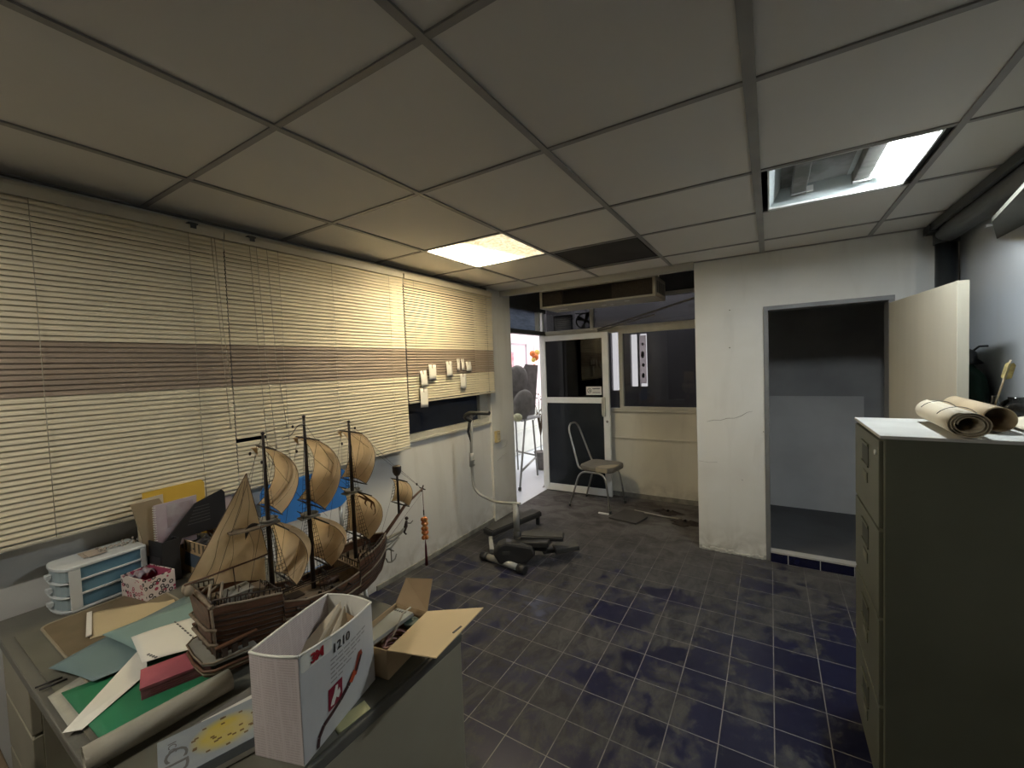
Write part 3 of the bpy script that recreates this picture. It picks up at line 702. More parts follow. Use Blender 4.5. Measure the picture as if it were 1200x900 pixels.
# ------------------------------------------------------------------ chair
t = empty('metal_chair', (-1.63, 4.47, 0), RAD(-6), 'chrome tube chair with worn grey seat and bare back loop, before the glass door', 'chair')
M['chrome'] = mat('dull_chrome', (.42, .42, .40), .28, .85, var=.2, vs=20)
SH = .44
def rpts(pts, r=.05, n=5):
    """round the corners of a polyline"""
    P = [Vector(p) for p in pts]; out = [P[0]]
    for i in range(1, len(P)-1):
        a = (P[i-1]-P[i]); c = (P[i+1]-P[i]); rr = min(r, a.length*.45, c.length*.45)
        p0 = P[i]+a.normalized()*rr; p1 = P[i]+c.normalized()*rr
        for k in range(n+1):
            s = k/n; out.append(p0*(1-s)**2+P[i]*2*s*(1-s)+p1*s*s)
    out.append(P[-1]); return out
W2 = .18
for s in (-1, 1):
    b = MB(); b.tube(rpts([(-.30, s*(W2+.02), .012), (-.17, s*W2, SH-.03), (.13, s*W2, SH-.03), (.19, s*(W2+.02), .012)], .09), .0105, 10)
    part(b, 'leg_frame', 'chrome', t)
    for x in (-.30, .19):
        b = MB(); b.tube([(x, s*(W2+.02), 0), (x, s*(W2+.02), .03)], .014, 8); part(b, 'foot_cap', 'pipe', t)
b = MB(); b.tube(rpts([(-.10, -W2+.01, SH-.012), (-.19, -W2+.01, SH+.0), (-.33, -.12, SH+.42), (-.345, -.06, SH+.48), (-.345, .06, SH+.48), (-.33, .12, SH+.42), (-.19, W2-.01, SH), (-.10, W2-.01, SH-.012)], .06), .0105, 10)
part(b, 'back_loop', 'chrome', t)
b = MB()
def rr(w, d, r, n=6):
    out = []
    for cx, cy, a0 in ((w-r, d-r, 0), (-w+r, d-r, 90), (-w+r, -d+r, 180), (w-r, -d+r, 270)):
        for k in range(n+1): a = RAD(a0+90*k/n); out.append((cx+r*cos(a), cy+r*sin(a)))
    return out
b.prism([(x+.01, y) for x, y in rr(.205, .19, .09)], SH-.02, SH+.04)
o = part(b, 'seat', mat('worn_grey_vinyl', (.17, .155, .13), .7, var=.35, vs=7), t, bevel=.018)
b = MB(); b.prism([(.03, -.192), (.17, -.192), (.205, -.10), (.205, .02), (.12, -.02), (.05, -.10)], SH+.0405, SH+.0425); b.box(.03, .16, -.196, -.188, SH-.01, SH+.035)
part(b, 'torn_patch', mat('exposed_foam', (.35, .31, .23), .9, var=.2), o, 'paler torn patch')
# flattened black mat and litter
t = tag(MB().prism([(-1.43, 4.10), (-1.14, 4.06), (-1.08, 4.28), (-1.16, 4.42), (-1.36, 4.40)], .004, .02).build('floor_mat', mat('dark_flap', (.055, .05, .045), .8, var=.2), bevel=.004), 'dark brown flat board lying on the floor in front of the bay window', 'board')
tag(MB().box(-1.58, -1.47, 4.205, 4.225, .0, .012).build('floor_scrap', 'white'), 'short white strip lying on the floor beside the dark flat board', 'strip')
t = tag(MB().tube([(-1.25, 4.42, .016), (-.95, 4.36, .02), (-.80, 4.37, .014)], .008, 6).build('floor_stick', mat('grey_stick', (.32, .30, .27), .6)), 'thin grey rod lying on the floor along the low wall', 'rod')
for i, (x, y, s, lab) in enumerate(((-.93, 4.52, .09, 'dark crumpled rag on the floor close to the low wall'), (-.72, 4.30, .10, 'dark crumpled rag on the floor by the partition corner'))):
    b = MB()
    def fn(u, v):
        th = u*2*pi; r = s*(.25+.75*v)*(1+.3*sin(3*th+i)+.12*sin(7*th)); return (x+cos(th)*r*1.5, y+sin(th)*r*.7, .028*(1-v)*(1+.4*sin(5*th))+.002)
    b.grid(fn, 28, 5); tag(b.build('rag', mat('dark_rag%d' % i, (.04, .03, .025), .95, var=.4, vs=20), solid=.002), lab, 'rag')

# ------------------------------------------------------------------ stepper with handlebar
t = empty('stepper_machine', (-1.83, 2.90, 0), 0, 'black stepper exercise machine with two foot plates and a curved grey handlebar post', 'exercise machine')
M['blk'] = mat('black_plastic', (.022, .022, .023), .5, var=.2, vs=8)
M['blkdusty'] = mat('dusty_black_plastic', (.055, .054, .05), .75, var=.4, vs=10)
M['greytube'] = mat('grey_tube_paint', (.33, .33, .31), .4, .2, var=.15)
O = Vector((-1.83, 2.90, 0))
def W(x, y, z): return (x-O.x, y-O.y, z)
b = MB(); b.tube([W(-2.01, 2.765, .035), W(-1.69, 2.72, .035)], .026, 14); part(b, 'front_stabiliser', 'greytube', t, 'silver front foot tube')
for a, c in (((-2.075, 2.774), (-2.01, 2.765)), ((-1.69, 2.72), (-1.62, 2.71))):
    b = MB(); b.tube([W(*a, .033), W(*c, .033)], .033, 14); part(b, 'foot_cap', 'blk', t)
# flywheel housing
b = MB(); hp = [(0, .03), (.22, .03), (.30, .10), (.27, .17), (.16, .19), (.06, .21), (.0, .19), (-.05, .12)]
T = frame((W(-1.88, 2.74, 0)), (.86, .50, 0), (0, 0, 1), (.50, -.86, 0))
b.prism(hp, -.055, .055, 0, T); part(b, 'housing', 'blk', t, bevel=.02)
b = MB(); b.box(.03, .09, .11, .14, .0555, .0575, 0, T); part(b, 'badge', 'blkdusty', t, 'small grey badge', solid=0)
b = MB(); b.bar(W(-1.83, 2.9, .15), W(-1.58, 3.02, .13), .10, .10); b.bar(W(-1.80, 2.90, .16), W(-1.52, 2.96, .185), .17, .05)
part(b, 'frame_body', 'blk', t, bevel=.012)
# left long pedal, right pedal
b = MB(); b.bar(W(-2.20, 3.03, .105), W(-2.02, 3.66, .12), .13, .05, 0); part(b, 'left_foot_plate', 'blk', t, bevel=.012)
b = MB(); b.bar(W(-2.195, 3.05, .133), W(-2.025, 3.64, .148), .115, .006); part(b, 'left_tread', 'blkdusty', t, 'dusty tread')
b = MB(); b.bar(W(-2.015, 3.655, 0), W(-2.015, 3.655, .12), .03, .03, 0, up=(0, 1, 0)); part(b, 'rear_leg', 'blk', t); b = MB(); b.bar(W(-2.13, 2.98, .09), W(-2.02, 2.84, .05), .035, .035); part(b, 'left_link', 'greytube', t)
b = MB(); b.bar(W(-1.77, 2.92, .20), W(-1.44, 3.04, .205), .12, .035); part(b, 'right_foot_plate', 'blk', t, bevel=.01)
b = MB(); b.bar(W(-1.76, 2.925, .22), W(-1.45, 3.035, .225), .10, .005); part(b, 'right_tread', 'blkdusty', t, 'dusty tread')
b = MB(); b.bar(W(-1.55, 3.07, .07), W(-1.39, 3.20, .085), .12, .045); b.bar(W(-1.62, 3.0, .06), W(-1.5, 3.1, .07), .05, .03); part(b, 'rear_foot', 'blkdusty', t, bevel=.01)
b = MB(); b.tube([W(-1.80, 2.90, .14), W(-1.80, 2.90, .245)], .034, 14); part(b, 'post_socket', 'blk', t)
b = MB(); b.tube([W(-1.80, 2.90, .22), W(-1.805, 2.90, .47)], .026, 14); part(b, 'post', 'greytube', t)
b = MB(); b.tube(rpts([W(-1.76, 2.90, .475), W(-1.83, 2.90, .468), W(-2.02, 2.90, .455), W(-2.235, 2.90, .52), W(-2.245, 2.90, .78), W(-2.225, 2.90, 1.15)], .17, 8), .0125, 12)
part(b, 'handlebar_post', 'greytube', t)
b = MB(); b.tube([W(-2.243, 2.90, .74), W(-2.24, 2.90, .86)], .021, 12); part(b, 'post_clamp', 'greytube', t)
b = MB()
b.tube([W(-2.20, 2.885, .80), W(-2.275, 2.915, .80)], .006, 6)
b.tube([W(-2.20, 2.885, .76), W(-2.275, 2.915, .76)], .006, 6); part(b, 'clamp_bolt', 'chrome', t)
for P_ in ([W(-2.225, 2.90, 1.14), W(-2.275, 2.86, 1.18), W(-2.20, 2.83, 1.222), W(-1.975, 2.82, 1.228)], [W(-2.225, 2.90, 1.14), W(-2.285, 2.96, 1.17), W(-2.30, 3.06, 1.19)]):
    b = MB(); b.tube(rpts(P_, .05), .0175, 10); part(b, 'hand_grip', 'blk', t)
b = MB(); b.tube([W(-2.235, 2.885, 1.13), W(-2.25, 2.88, 1.05), W(-2.235, 2.89, .96)], [.012, .012, .004], 8); part(b, 'cable', 'blk', t)

# ------------------------------------------------------------------ outside things seen through the entrance
t = empty('tall_frame_stand', (-2.95, 4.95, 0), 0, 'tall grey metal frame stand outside the entrance', 'stand')
for nm, a, c in (('leg', (-2.77, 4.57, 0), (-2.90, 5.0, .86)), ('leg', (-2.91, 5.32, 0), (-2.93, 5.27, .82)), ('leg', (-3.35, 4.9, 0), (-3.30, 4.95, .86)), ('leg', (-3.35, 5.5, 0), (-3.30, 5.4, .82)), ('cross_bar', (-2.80, 4.67, .22), (-2.92, 5.30, .27)), ('cross_bar', (-3.34, 5.45, .3), (-2.92, 5.30, .3)), ('cross_bar', (-3.34, 4.95, .86), (-2.88, 4.97, .86))):
    b = MB(); b.tube([(a[0]+2.95, a[1]-4.95, a[2]), (c[0]+2.95, c[1]-4.95, c[2])], .014, 8); part(b, nm, 'greytube', t)
b = MB(); b.box(-.42, .05, -.02, .5, .84, .865); part(b, 'shelf', 'dimlow', t)
b = MB(); b.tube([(.18, -.38, 0), (.17, -.36, .03)], .022, 8); part(b, 'rubber_foot', 'blk', t)
M['dustgrey'] = mat('dusty_grey_cloth', (.20, .19, .175), .95, var=.3, vs=12)
t = empty('desk_fan', (-3.02, 5.02, .870), 0, 'dust-covered grey round fan standing on the frame stand outside', 'fan')
b = MB(); T = frame((0.02, -.02, .55), (.30, .95, 0), (0, 0, 1), (.95, -.30, 0))
b.lathe([(.001, .04), (.08, .045), (.17, .03), (.20, 0), (.17, -.03), (.05, -.05), (.001, -.05)], (0, 0, 0), 28, 0, T); part(b, 'guard', 'dustgrey', t)
b = MB(); b.tube([(0, 0, .0), (0, 0, .5)], .02, 10); b.lathe([(.12, 0), (.12, .02), (.03, .05)], (0, 0, 0), 16); part(b, 'base', 'dustgrey', t)
t = empty('desk_fan', (-2.90, 4.90, .870), 0, 'dust-covered grey fan head lying lower left on the frame stand outside', 'fan')
b = MB(); T = frame((0.0, .06, .21), (.30, .95, 0), (0, .2, 1), (.95, -.30, .1))
b.lathe([(.001, .04), (.08, .045), (.17, .03), (.20, 0), (.17, -.03), (.05, -.05), (.001, -.05)], (0, 0, 0), 28, 0, T); part(b, 'guard', 'dustgrey', t)
t = empty('folding_screen', (-3.12, 5.18, .870), 0, 'dusty grey panel standing upright behind the old fans outside', 'panel')
b = MB(); T = frame((0, 0, 0), (.35, .93, 0), (0, 0, 1), (.93, -.35, 0)); b.prism([(-.25, 0), (.32, 0), (.42, .74), (.18, .76), (.14, .70), (-.25, .72)], -.02, .0, 0, T); part(b, 'board', 'dustgrey', t)
t = empty('cardboard_scrap', (-2.84, 4.70, .868), 0, 'crumpled pale yellow paper on the frame stand outside', 'paper')
b = MB(); b.sphere((0, 0, .06), .07, 9, 0, 1, .8, .8); part(b, 'paper', mat('pale_yellow_paper', (.55, .55, .35), .8, var=.3, vs=30, bump=1, bs=30), t)
t = empty('dry_plant', (-3.05, 5.72, 0), 0, 'tall dry brown plant beside the frame stand outside', 'plant')
b = MB()
for k in range(16):
    a = random.uniform(-.12, .12); c = random.uniform(-.12, .12); h = random.uniform(.9, 1.25)
    b.tube([(0, 0, .5), (a*.4, c*.4, .8), (a, c, h)], [.008, .005, .002], 4)
part(b, 'stems', mat('dry_brown_stem', (.13, .09, .055), .9), t)
b = MB()
for k in range(50):
    a = random.uniform(-.10, .10); c = random.uniform(-.10, .10); h = random.uniform(.75, 1.2); T = Matrix.Translation((a, c, h)) @ Euler((random.random()*3, random.random()*3, random.random()*3)).to_matrix().to_4x4()
    b.add([(0, 0, 0), (.02, .01, 0), (.045, 0, 0), (.02, -.01, 0)], [(0, 1, 2, 3)], 0, T)
part(b, 'leaves', mat('dry_leaf', (.19, .14, .09), .9, var=.3), t)
b = MB(); b.lathe([(.08, 0), (.11, .25), (.12, .26), (.10, .27)], n=16); b.lathe([(.001, .24), (.1, .24)], n=16); b.tube([(0, 0, .24), (0, 0, .52)], .01, 6); part(b, 'pot', 'dustgrey', t)
t = empty('red_banner', (-4.19, 6.0, 1.1), 0, 'red printed banner on the pink wall outside', 'banner')
b = MB(); b.box(0, .006, .62, .86, .28, .78); part(b, 'sheet', mat('red_sheet', (.75, .06, .10), .6, col2=(.85, .45, .50), vs=7), t)
b = MB(); b.box(0, .012, .5, .53, 0, .95); b.box(0, .012, 1.35, 1.38, 0, .95); b.box(0, .012, .5, 1.38, .92, .95); part(b, 'pink_frame', mat('pink_grey_rail', (.48, .38, .42), .6), t)
t = empty('hanging_ornament', (-3.3, 6.0, 1.72), 0, 'orange and yellow hanging ornament near the top of the entrance opening', 'ornament')
b = MB()
for k, (y, z, r) in enumerate(((0, .08, .05), (.03, -.02, .04), (.10, .02, .06), (.16, .10, .05), (.05, -.12, .03))): b.sphere((0, y, z), r, 8, k % 2)
part(b, 'tassels', [mat('orange_orn', (.8, .22, .05), .6), mat('yellow_orn', (.8, .6, .15), .6)], t)
b = MB(); b.tube([(0, .05, 0), (0, .05, .9)], .004, 4); part(b, 'string', 'kraft', t)
# blue board leaning on the wall, behind the desk
t = empty('blue_chair', (-2.16, 1.34, 0), 0, 'bright blue plastic chair behind the desk, its broad rounded back showing between the ship sails', 'chair')
M['blueplastic'] = mat('bright_blue_plastic', (.045, .22, .62), .4, var=.06)
b = MB(); P = []
for cy, cz, a0, r in ((.15, .955, 0, .10), (-.215, 1.005, 90, .05), (-.215, .885, 180, .05), (.15, .92, 270, .10)):
    for k in range(9): a = RAD(a0+90*k/8); P.append((cy+r*cos(a), cz+r*sin(a)))
b.prism(P, -.006, .006, 0, frame((0, 0, 0), (0, 1, 0), (0, 0, 1), (1, 0, 0))); part(b, 'backrest', 'blueplastic', t, bevel=.004)
b = MB(); b.prism([(x+.02, y) for x, y in rr(.2, .22, .06)], .42, .445); part(b, 'seat', 'blueplastic', t, bevel=.008)
for s in (-1, 1):
    b = MB(); b.tube([(-.15, s*.19, .43), (-.012, s*.19, .44), (-.010, s*.19, .90)], .011, 8); part(b, 'back_post', 'chrome', t)
    for x in (-.15, .18):
        b = MB(); b.tube([(x, s*.18, .42), (x*1.1, s*.2, 0)], .012, 8); part(b, 'leg', 'chrome', t)
# ------------------------------------------------------------------ desk
T0 = .73
t = empty('office_desk', (-1.665, .648, 0), 0, 'olive-grey steel office desk crowded with papers, boxes and the model ship', 'desk')
M['desk'] = mat('olive_desk_paint', (.34, .31, .23), .55, var=.12, vs=3)
M['desktop'] = mat('dark_desk_top', (.13, .125, .105), .5, var=.15, vs=5)
X0, X1, Y0, Y1 = -.79, .785, -.40, .40
b = MB(); b.box(X0, X1, Y0, Y1, T0-.03, T0); part(b, 'desk_top', 'desktop', t, bevel=.004)
b = MB(); b.box(X1-.028, X1-.003, Y0+.03, Y1-.005, .02, T0-.03); part(b, 'side_panel', 'desk', t, bevel=.003)
b = MB(); b.box(X0+.005, X0+.03, Y0+.03, Y1-.005, .02, T0-.03); part(b, 'side_panel', 'desk', t, bevel=.003)
b = MB(); b.box(X0+.03, X1-.028, Y1-.03, Y1-.01, .12, T0-.03); part(b, 'back_panel', 'desk', t)
for s, x in ((0, X1-.44), (1, X0+.03)):
    b = MB(); b.box(x, x+.41, Y0+.045, Y1-.04, .06, T0-.032); q = part(b, 'pedestal', 'desk', t)
    for k in range(3):
        b = MB(); b.box(x+.006, x+.404, Y0+.02, Y0+.045, .07+k*.205, .265+k*.205); d = part(b, 'drawer', 'desk', q, bevel=.003)
        # handles are too deep for another level: drawn into the drawer front
b = MB(); b.box(X1-.44+.1, X1-.13, Y0+.008, Y0+.02, .20, .215); b.box(X1-.34, X1-.13, Y0+.008, Y0+.02, .405, .42); b.box(X1-.34, X1-.13, Y0+.008, Y0+.02, .61, .625)
part(b, 'handles', 'chrome', t)
b = MB(); b.box(-.58, X1-.01, Y0+.03, Y1-.02, T0+.0003, T0+.0053)
part(b, 'glass_sheet', mat('dusty_glass_over_card', (.15, .145, .115), .38, var=.25, vs=4, spec=.35), t, 'glass sheet covering most of the top')
# brown carton under the near-left corner
t = empty('brown_carton', (-1.78, -.02, 0), 0, 'plain brown carton on the floor in front of the desk, lower left corner', 'carton')
b = MB(); b.box(-.25, .22, -.25, .22, 0, .52); part(b, 'carton', mat('dull_brown_card', (.16, .115, .07), .85, var=.2), t, bevel=.004)
b = MB(); b.box(-.251, .221, -.03, .01, .515, .5225); b.box(.2185, .2225, -.03, .01, .35, .52); part(b, 'tape', mat('tan_tape', (.25, .18, .10), .4), t)

# things on the desk; Z0 is the top of its glass
Z0 = T0+.0062
M['card_brown'] = mat('corrugated_card', (.46, .33, .19), .85, var=.12, vs=6)
M['card_dark'] = mat('corrugated_card_inside', (.34, .24, .14), .9, var=.15, vs=6)
M['paperw'] = mat('white_paper', (.78, .77, .70), .7, var=.08, vs=5)
M['blackink'] = mat('black_ink', (.03, .028, .028), .5)
M['ink'] = mat('grey_ink', (.13, .13, .13), .7)
# --- three drawer unit
t = empty('drawer_unit', (-2.355, .53, T0+.001), RAD(4), 'pale grey plastic drawer unit with three translucent blue drawers under the left blind', 'drawer unit')
M['pla'] = mat('pale_plastic', (.60, .63, .64), .4, var=.05)
M['plblue'] = mat('smoky_blue_plastic', (.10, .21, .29), .3, var=.15, vs=8)
M['plfront'] = mat('misty_blue_plastic', (.30, .38, .41), .3, var=.1)
w_, l_, h_ = .085, .125, .175
def outl(w, l, k=0):  # bow-fronted plan, front at -y
    P = [(w, l), (-w, l)]
    for i in range(9):
        a = pi+pi*i/8; P.append((cos(a)*w, -l+.014+sin(a)*.032))
    return P
for nm, z0, z1 in (('base_panel', 0, .010), ('top_panel', h_-.012, h_)):
    b = MB(); b.prism(outl(w_, l_), z0, z1); part(b, nm, 'pla', t, bevel=.003)
b = MB()
for x in (-w_, w_-.006):
    b.box(x, x+.006, -l_+.012, -l_+.045, .01, h_-.012); b.box(x, x+.006, l_-.02, l_, .01, h_-.012)
    for z in (.01+.0545, .01+.1085): b.box(x, x+.006, -l_+.04, l_-.015, z-.005, z+.003)
b.box(-w_, w_, l_-.006, l_, .01, h_-.012)
part(b, 'side_frame', 'pla', t, bevel=.0015)
for k in range(3):
    z = .013+k*.0535
    b = MB(); b.box(-w_+.006, w_-.006, -l_+.03, l_-.01, z, z+.044); d = part(b, 'drawer', 'plblue', t, 'smoky blue drawer')
    b = MB(); P = outl(w_-.006, l_-.004)[2:]; P = P+[(w_-.007, -l_+.04), (-w_+.007, -l_+.04)]; b.prism(P, z, z+.042); part(b, 'drawer_front', 'plfront', d, 'misty blue bowed front', bevel=.002)
    b = MB(); P = outl(w_+.002, l_+.004)[2:]; b.prism(P, z-.006, z-.001); b.box(-.012, .012, -l_-.030, -l_-.014, z+.014, z+.030); part(b, 'handle_lip', 'pla', d, bevel=.002)
t = empty('string_of_beads', (-2.36, .60, T0+.178), 0, 'tangled beige beads and papers lying on the plastic drawer unit', 'beads')
b = MB()
for k in range(46):
    a = k*.7; b.sphere((.04*cos(a)*(.4+.6*sin(k*.37)), .07*sin(a*.83), .004+.003*(k % 3)), .0045, 6)
part(b, 'beads', mat('beige_beads', (.45, .40, .34), .5, var=.4, vs=60), t)
b = MB(); b.box(-.05, .03, -.12, -.05, 0, .003); b.box(-.03, .045, -.11, -.06, .003, .005); part(b, 'paper', mat('tan_paper', (.42, .35, .28), .8), t)
# --- flowered box
t = empty('flowered_box', (-2.185, .632, T0+.001), RAD(11), 'small open box with pink inside and black, red and pink flower print', 'box')
m, nt, bs, out = _mat('flower_print'); v = objco(nt)
vo = nt.nodes.new('ShaderNodeTexVoronoi'); vo.inputs['Scale'].default_value = 52; nt.links.new(v, vo.inputs['Vector'])
d = vo.outputs['Distance']; ring = math_node(nt, 'MULTIPLY', math_node(nt, 'GREATER_THAN', d, .22), math_node(nt, 'LESS_THAN', d, .43)); dot = math_node(nt, 'LESS_THAN', d, .10)
sc = sep(nt, vo.outputs['Color'])[0]
fc = mixc(nt, math_node(nt, 'GREATER_THAN', sc, .45), (.02, .014, .016), (.36, .03, .08))
c = mixc(nt, math_node(nt, 'MAXIMUM', ring, dot), (.66, .58, .55), fc); nt.links.new(c, bs.inputs['Base Color']); bs.inputs['Roughness'].default_value = .5
M['flower'] = m
def openbox(name, x, y, h, mo, mi, t, th=.004, label=None):
    b = MB()
    b.box(-x, x, -y, y, 0, th); b.box(-x, -x+th, -y, y, th, h); b.box(x-th, x, -y, y, th, h); b.box(-x+th, x-th, -y, -y+th, th, h); b.box(-x+th, x-th, y-th, y, th, h)
    o = part(b, name, mo, t, label)
    b = MB(); e = th+.0006
    b.box(-x+e, x-e, -y+e, y-e, th, th+.001); b.box(-x+th, -x+e, -y+e, y-e, th, h-.002); b.box(x-e, x-th, -y+e, y-e, th, h-.002); b.box(-x+e, x-e, -y+th, -y+e, th, h-.002); b.box(-x+e, x-e, y-e, y-th, th, h-.002)
    part(b, 'lining', mi, t)
    return o
openbox('carton', .080, .052, .088, 'flower', mat('pink_lining', (.42, .07, .14), .7), t)
t = empty('trinket_pack', (-2.232, .622, T0+.052), RAD(11), 'crumpled grey and blue packet stuffed in the left end of the flowered box', 'packet')
b = MB()
def fn(u, v): return ((u-.5)*.052, (v-.5)*.080, .026+.012*sin(u*7)*cos(v*9)+.008*sin(v*17))
b.grid(fn, 12, 12); part(b, 'wrap', mat('grey_blue_wrap', (.22, .24, .30), .35, col2=(.36, .22, .2), vs=30), t, solid=.004)
# --- black file box with stuff
t = empty('black_box', (-2.29, .705, T0+.001), RAD(8), 'black cardboard file box holding folders, behind the flowered box', 'box')
M['blackcard'] = mat('black_card', (.014, .013, .015), .5, var=.3, vs=6)
openbox('carton', .095, .033, .185, 'blackcard', 'blackcard', t)
b = MB(); b.box(-.02, .08, -.0345, -.0335, .05, .12); part(b, 'label_panel', mat('black_label', (.028, .028, .03), .4), t)
def leaf(name, c, w, h, rz, rx, m, label, cat, th=.003, group=None, ry=0, bevel=0, parent_parts=None):
    t = empty(name, c, rz, label, cat, group)
    T = Matrix.Rotation(rx, 4, 'X') @ Matrix.Rotation(ry, 4, 'Y')
    b = MB(); b.box(-w/2, w/2, -th/2, th/2, 0, h, 0, T); part(b, 'cover', m, t, bevel=bevel)
    return t, T
def upright(name, x, P, m, label, cat, th=.004, lean=.0, extra=None):
    """stiff sheet standing in the Y-Z plane; P = outline (y, z), leaning back towards the wall"""
    cy = sum(p[0] for p in P)/len(P); z0 = min(p[1] for p in P)
    t = empty(name, (x, cy, z0), 0, label, cat)
    T = frame((0, 0, 0), (0, 1, 0), (-lean, 0, 1), (1, 0, lean))
    b = MB(); b.prism([(y-cy, z-z0) for y, z in P], 0, th, 0, T); part(b, 'cover', m, t)
    return t, T, cy, z0
upright('yellow_folder', -2.335, [(.672, .80), (.905, .80), (.915, 1.10), (.905, 1.118), (.68, 1.112)], mat('yellow_folder_card', (.66, .42, .05), .6, var=.05), 'bright yellow folder standing highest in the black box', 'folder', lean=.05)
upright('pale_card', -2.345, [(.655, .80), (.75, .80), (.75, 1.09), (.655, 1.085)], 'cream_roll', 'pale cream card peeping out left of the yellow folder', 'card')
upright('tan_notebook', -2.30, [(.665, .85), (.72, .83), (.735, 1.05), (.72, 1.085), (.625, 1.085)], mat('tan_cover', (.34, .26, .16), .7), 'tan notebook leaning left of the spiral notebook', 'notebook', .010)
t, T, cy, z0 = upright('spiral_notebook', -2.272, [(.692, .862), (.84, .862), (.85, 1.068), (.69, 1.064)], mat('pinkish_cover', (.33, .22, .24), .6, col2=(.45, .38, .42), vs=7), 'spiral notebook with pinkish grey cover in front of the yellow folder', 'notebook', .005)
for k in range(19):
    b = MB(); z = .008+k*.0102; b.tube([(.692-cy+.006*cos(a), z+.0005*a, .0025+.006*sin(a)) for a in [i*pi/3 for i in range(6)]], .0012, 4, closed=True, T=T)
    part(b, 'wire_ring', 'card', t)
b = MB(); b.box(.735-cy, .835-cy, .09, .19, .0052, .006, 0, T); part(b, 'photo', mat('pale_print', (.45, .42, .45), .6, col2=(.3, .24, .26), vs=12), t)
t, T, cy, z0 = upright('black_folder', -2.252, [(.70, .845), (.76, .845), (.775, .895), (.95, .895), (.957, .91), (.957, 1.055), (.945, 1.07), (.835, 1.035), (.69, .875)], 'blackcard', 'black plastic folder slanting across the spiral notebook and cardboard box', 'folder', .008)
for k in range(6):
    b = MB(); b.box(.80-cy+.006*k, .89-cy, .10+k*.014, .103+k*.014, .008, .0086, 0, T); part(b, 'embossed_line', mat('grey_emboss%d' % k, (.07, .065, .065), .5), t)
t, T, cy, z0 = upright('pink_board', -2.36, [(.97, .737), (1.045, .737), (1.045, 1.03), (.985, 1.03)], mat('pale_mauve_board', (.40, .32, .32), .7, var=.06), 'pale mauve board standing behind the cardboard box by the wall', 'board', lean=.1)
# --- printed cardboard box with junk
t = empty('cardboard_box', (-2.235, .872, T0+.001), RAD(4), 'small open cardboard box with blue patch and stripe print, left of the ship', 'cardboard box')
openbox('carton', .150, .078, .148, 'card_brown', 'card_dark', t)
b = MB(); b.prism([(-.06, .035), (.075, .03), (.085, .09), (-.045, .095)], 0, .0006, 0, frame((.02, -.0784, 0), (1.15, 0, 0), (0, 0, 1), (0, -1, 0)))
part(b, 'blue_patch', mat('slate_blue_print', (.07, .10, .14), .7), t)
for k, (x, w2) in enumerate(((-.075, .018), (-.045, .012), (-.01, .010), (.02, .010), (.05, .012), (.08, .014), (.105, .01))):
    b = MB(); b.prism([(x, .105), (x+w2, .103), (x+w2, .146), (x, .146)], 0, .0006, 0, frame((.02, -.0784, 0), (1.15, 0, 0), (0, 0, 1), (0, -1, 0)))
    part(b, 'print_stripe', mat('dark_olive_print%d' % k, (.10, .08, .05), .7), t)
for nm, loc, s, col, lab in (('small_box', (-2.17, .85, T0+.10), (.045, .03, .04), (.05, .045, .05), 'dark grey small box tipped in the cardboard box'), ('camera_body', (-2.29, .86, T0+.10), (.03, .035, .035), (.13, .12, .11), 'grey gadget in the left side of the cardboard box')):
    t = empty(nm, loc, RAD(20), lab, 'gadget'); b = MB(); b.box(-s[0], s[0], -s[1], s[1], -.03, s[2]); T = Matrix.Rotation(.5, 4, 'X'); b.v = [T @ p for p in b.v]
    part(b, 'body', mat(nm+'_skin', col, .5, var=.3), t, bevel=.004); b = MB(); b.lathe([(.018, 0), (.018, .008), (.010, .009)], (0, 0, s[2]), 12, 0, T); part(b, 'lens', 'blk', t)
b = MB()
for k in range(9):
    x = random.uniform(-2.34, -2.12); y = .90+random.uniform(-.02, .03)
    b.tube([(x, y, T0+.02), (x+.015, y+.01, T0+.09), (x+random.uniform(-.03, .03), y+random.uniform(-.03, .03), T0+.15)], .003, 5)
tag(b.build('tangled_cables', 'blk'), 'tangle of dark cables poking out of the cardboard box', 'cables', kind='stuff')

# --- papers on the desk
def sheet(name, pts, z, m, label, cat, curl=0, solid=.0008, extra=None, nu=10, nv=10, group=None, mats=None):
    """quad sheet a,b,c,d (plan corners) with gentle waves resting at height z"""
    a, b_, c, d = [Vector(p) for p in pts]
    B = MB()
    def fn(u, v):
        p = a*(1-u)*(1-v)+b_*u*(1-v)+c*u*v+d*(1-u)*v
        zz = z+curl*(sin(u*pi)*.6+sin(v*pi*1.7)*.4)*.5+ (extra(u, v) if extra else 0)
        return (p.x, p.y, zz)
    B.grid(fn, nu, nv)
    return tag(B.build(name, mats or m, solid=solid, off=1), label, cat, group)
t = empty('desk_mat', (-1.9, .5, Z0-.0006), 0, 'brown desk mat with a pale rounded border under the cream folder', 'desk mat')
b = MB(); b.prism([(x-.0, y-.0) for x, y in rr(.34, .165, .03)], 0, .0012); part(b, 'mat', mat('brown_mat', (.17, .13, .075), .5, var=.2, vs=12), t)
b = MB(); b.tube([(x, y, .0014) for x, y in rr(.338, .163, .03)], .0045, 6, closed=True, sy=1, sx=.3); part(b, 'border', mat('pale_border', (.30, .26, .19), .5), t)
M['teal'] = mat('grey_teal_card', (.16, .235, .245), .55, var=.12, vs=4)
M['tealight'] = mat('light_teal_paper', (.22, .335, .32), .65, var=.12, vs=4)
M['green'] = mat('green_cutting_mat', (.02, .17, .075), .55, var=.1, vs=5)
sheet('pale_document', [(-1.72, .262), (-1.50, .262), (-1.52, .36), (-1.76, .36)], Z0, mat('grey_document', (.40, .39, .33), .6, var=.2, vs=20), 'greyish printed document at the desk edge under the teal sheets', 'document')
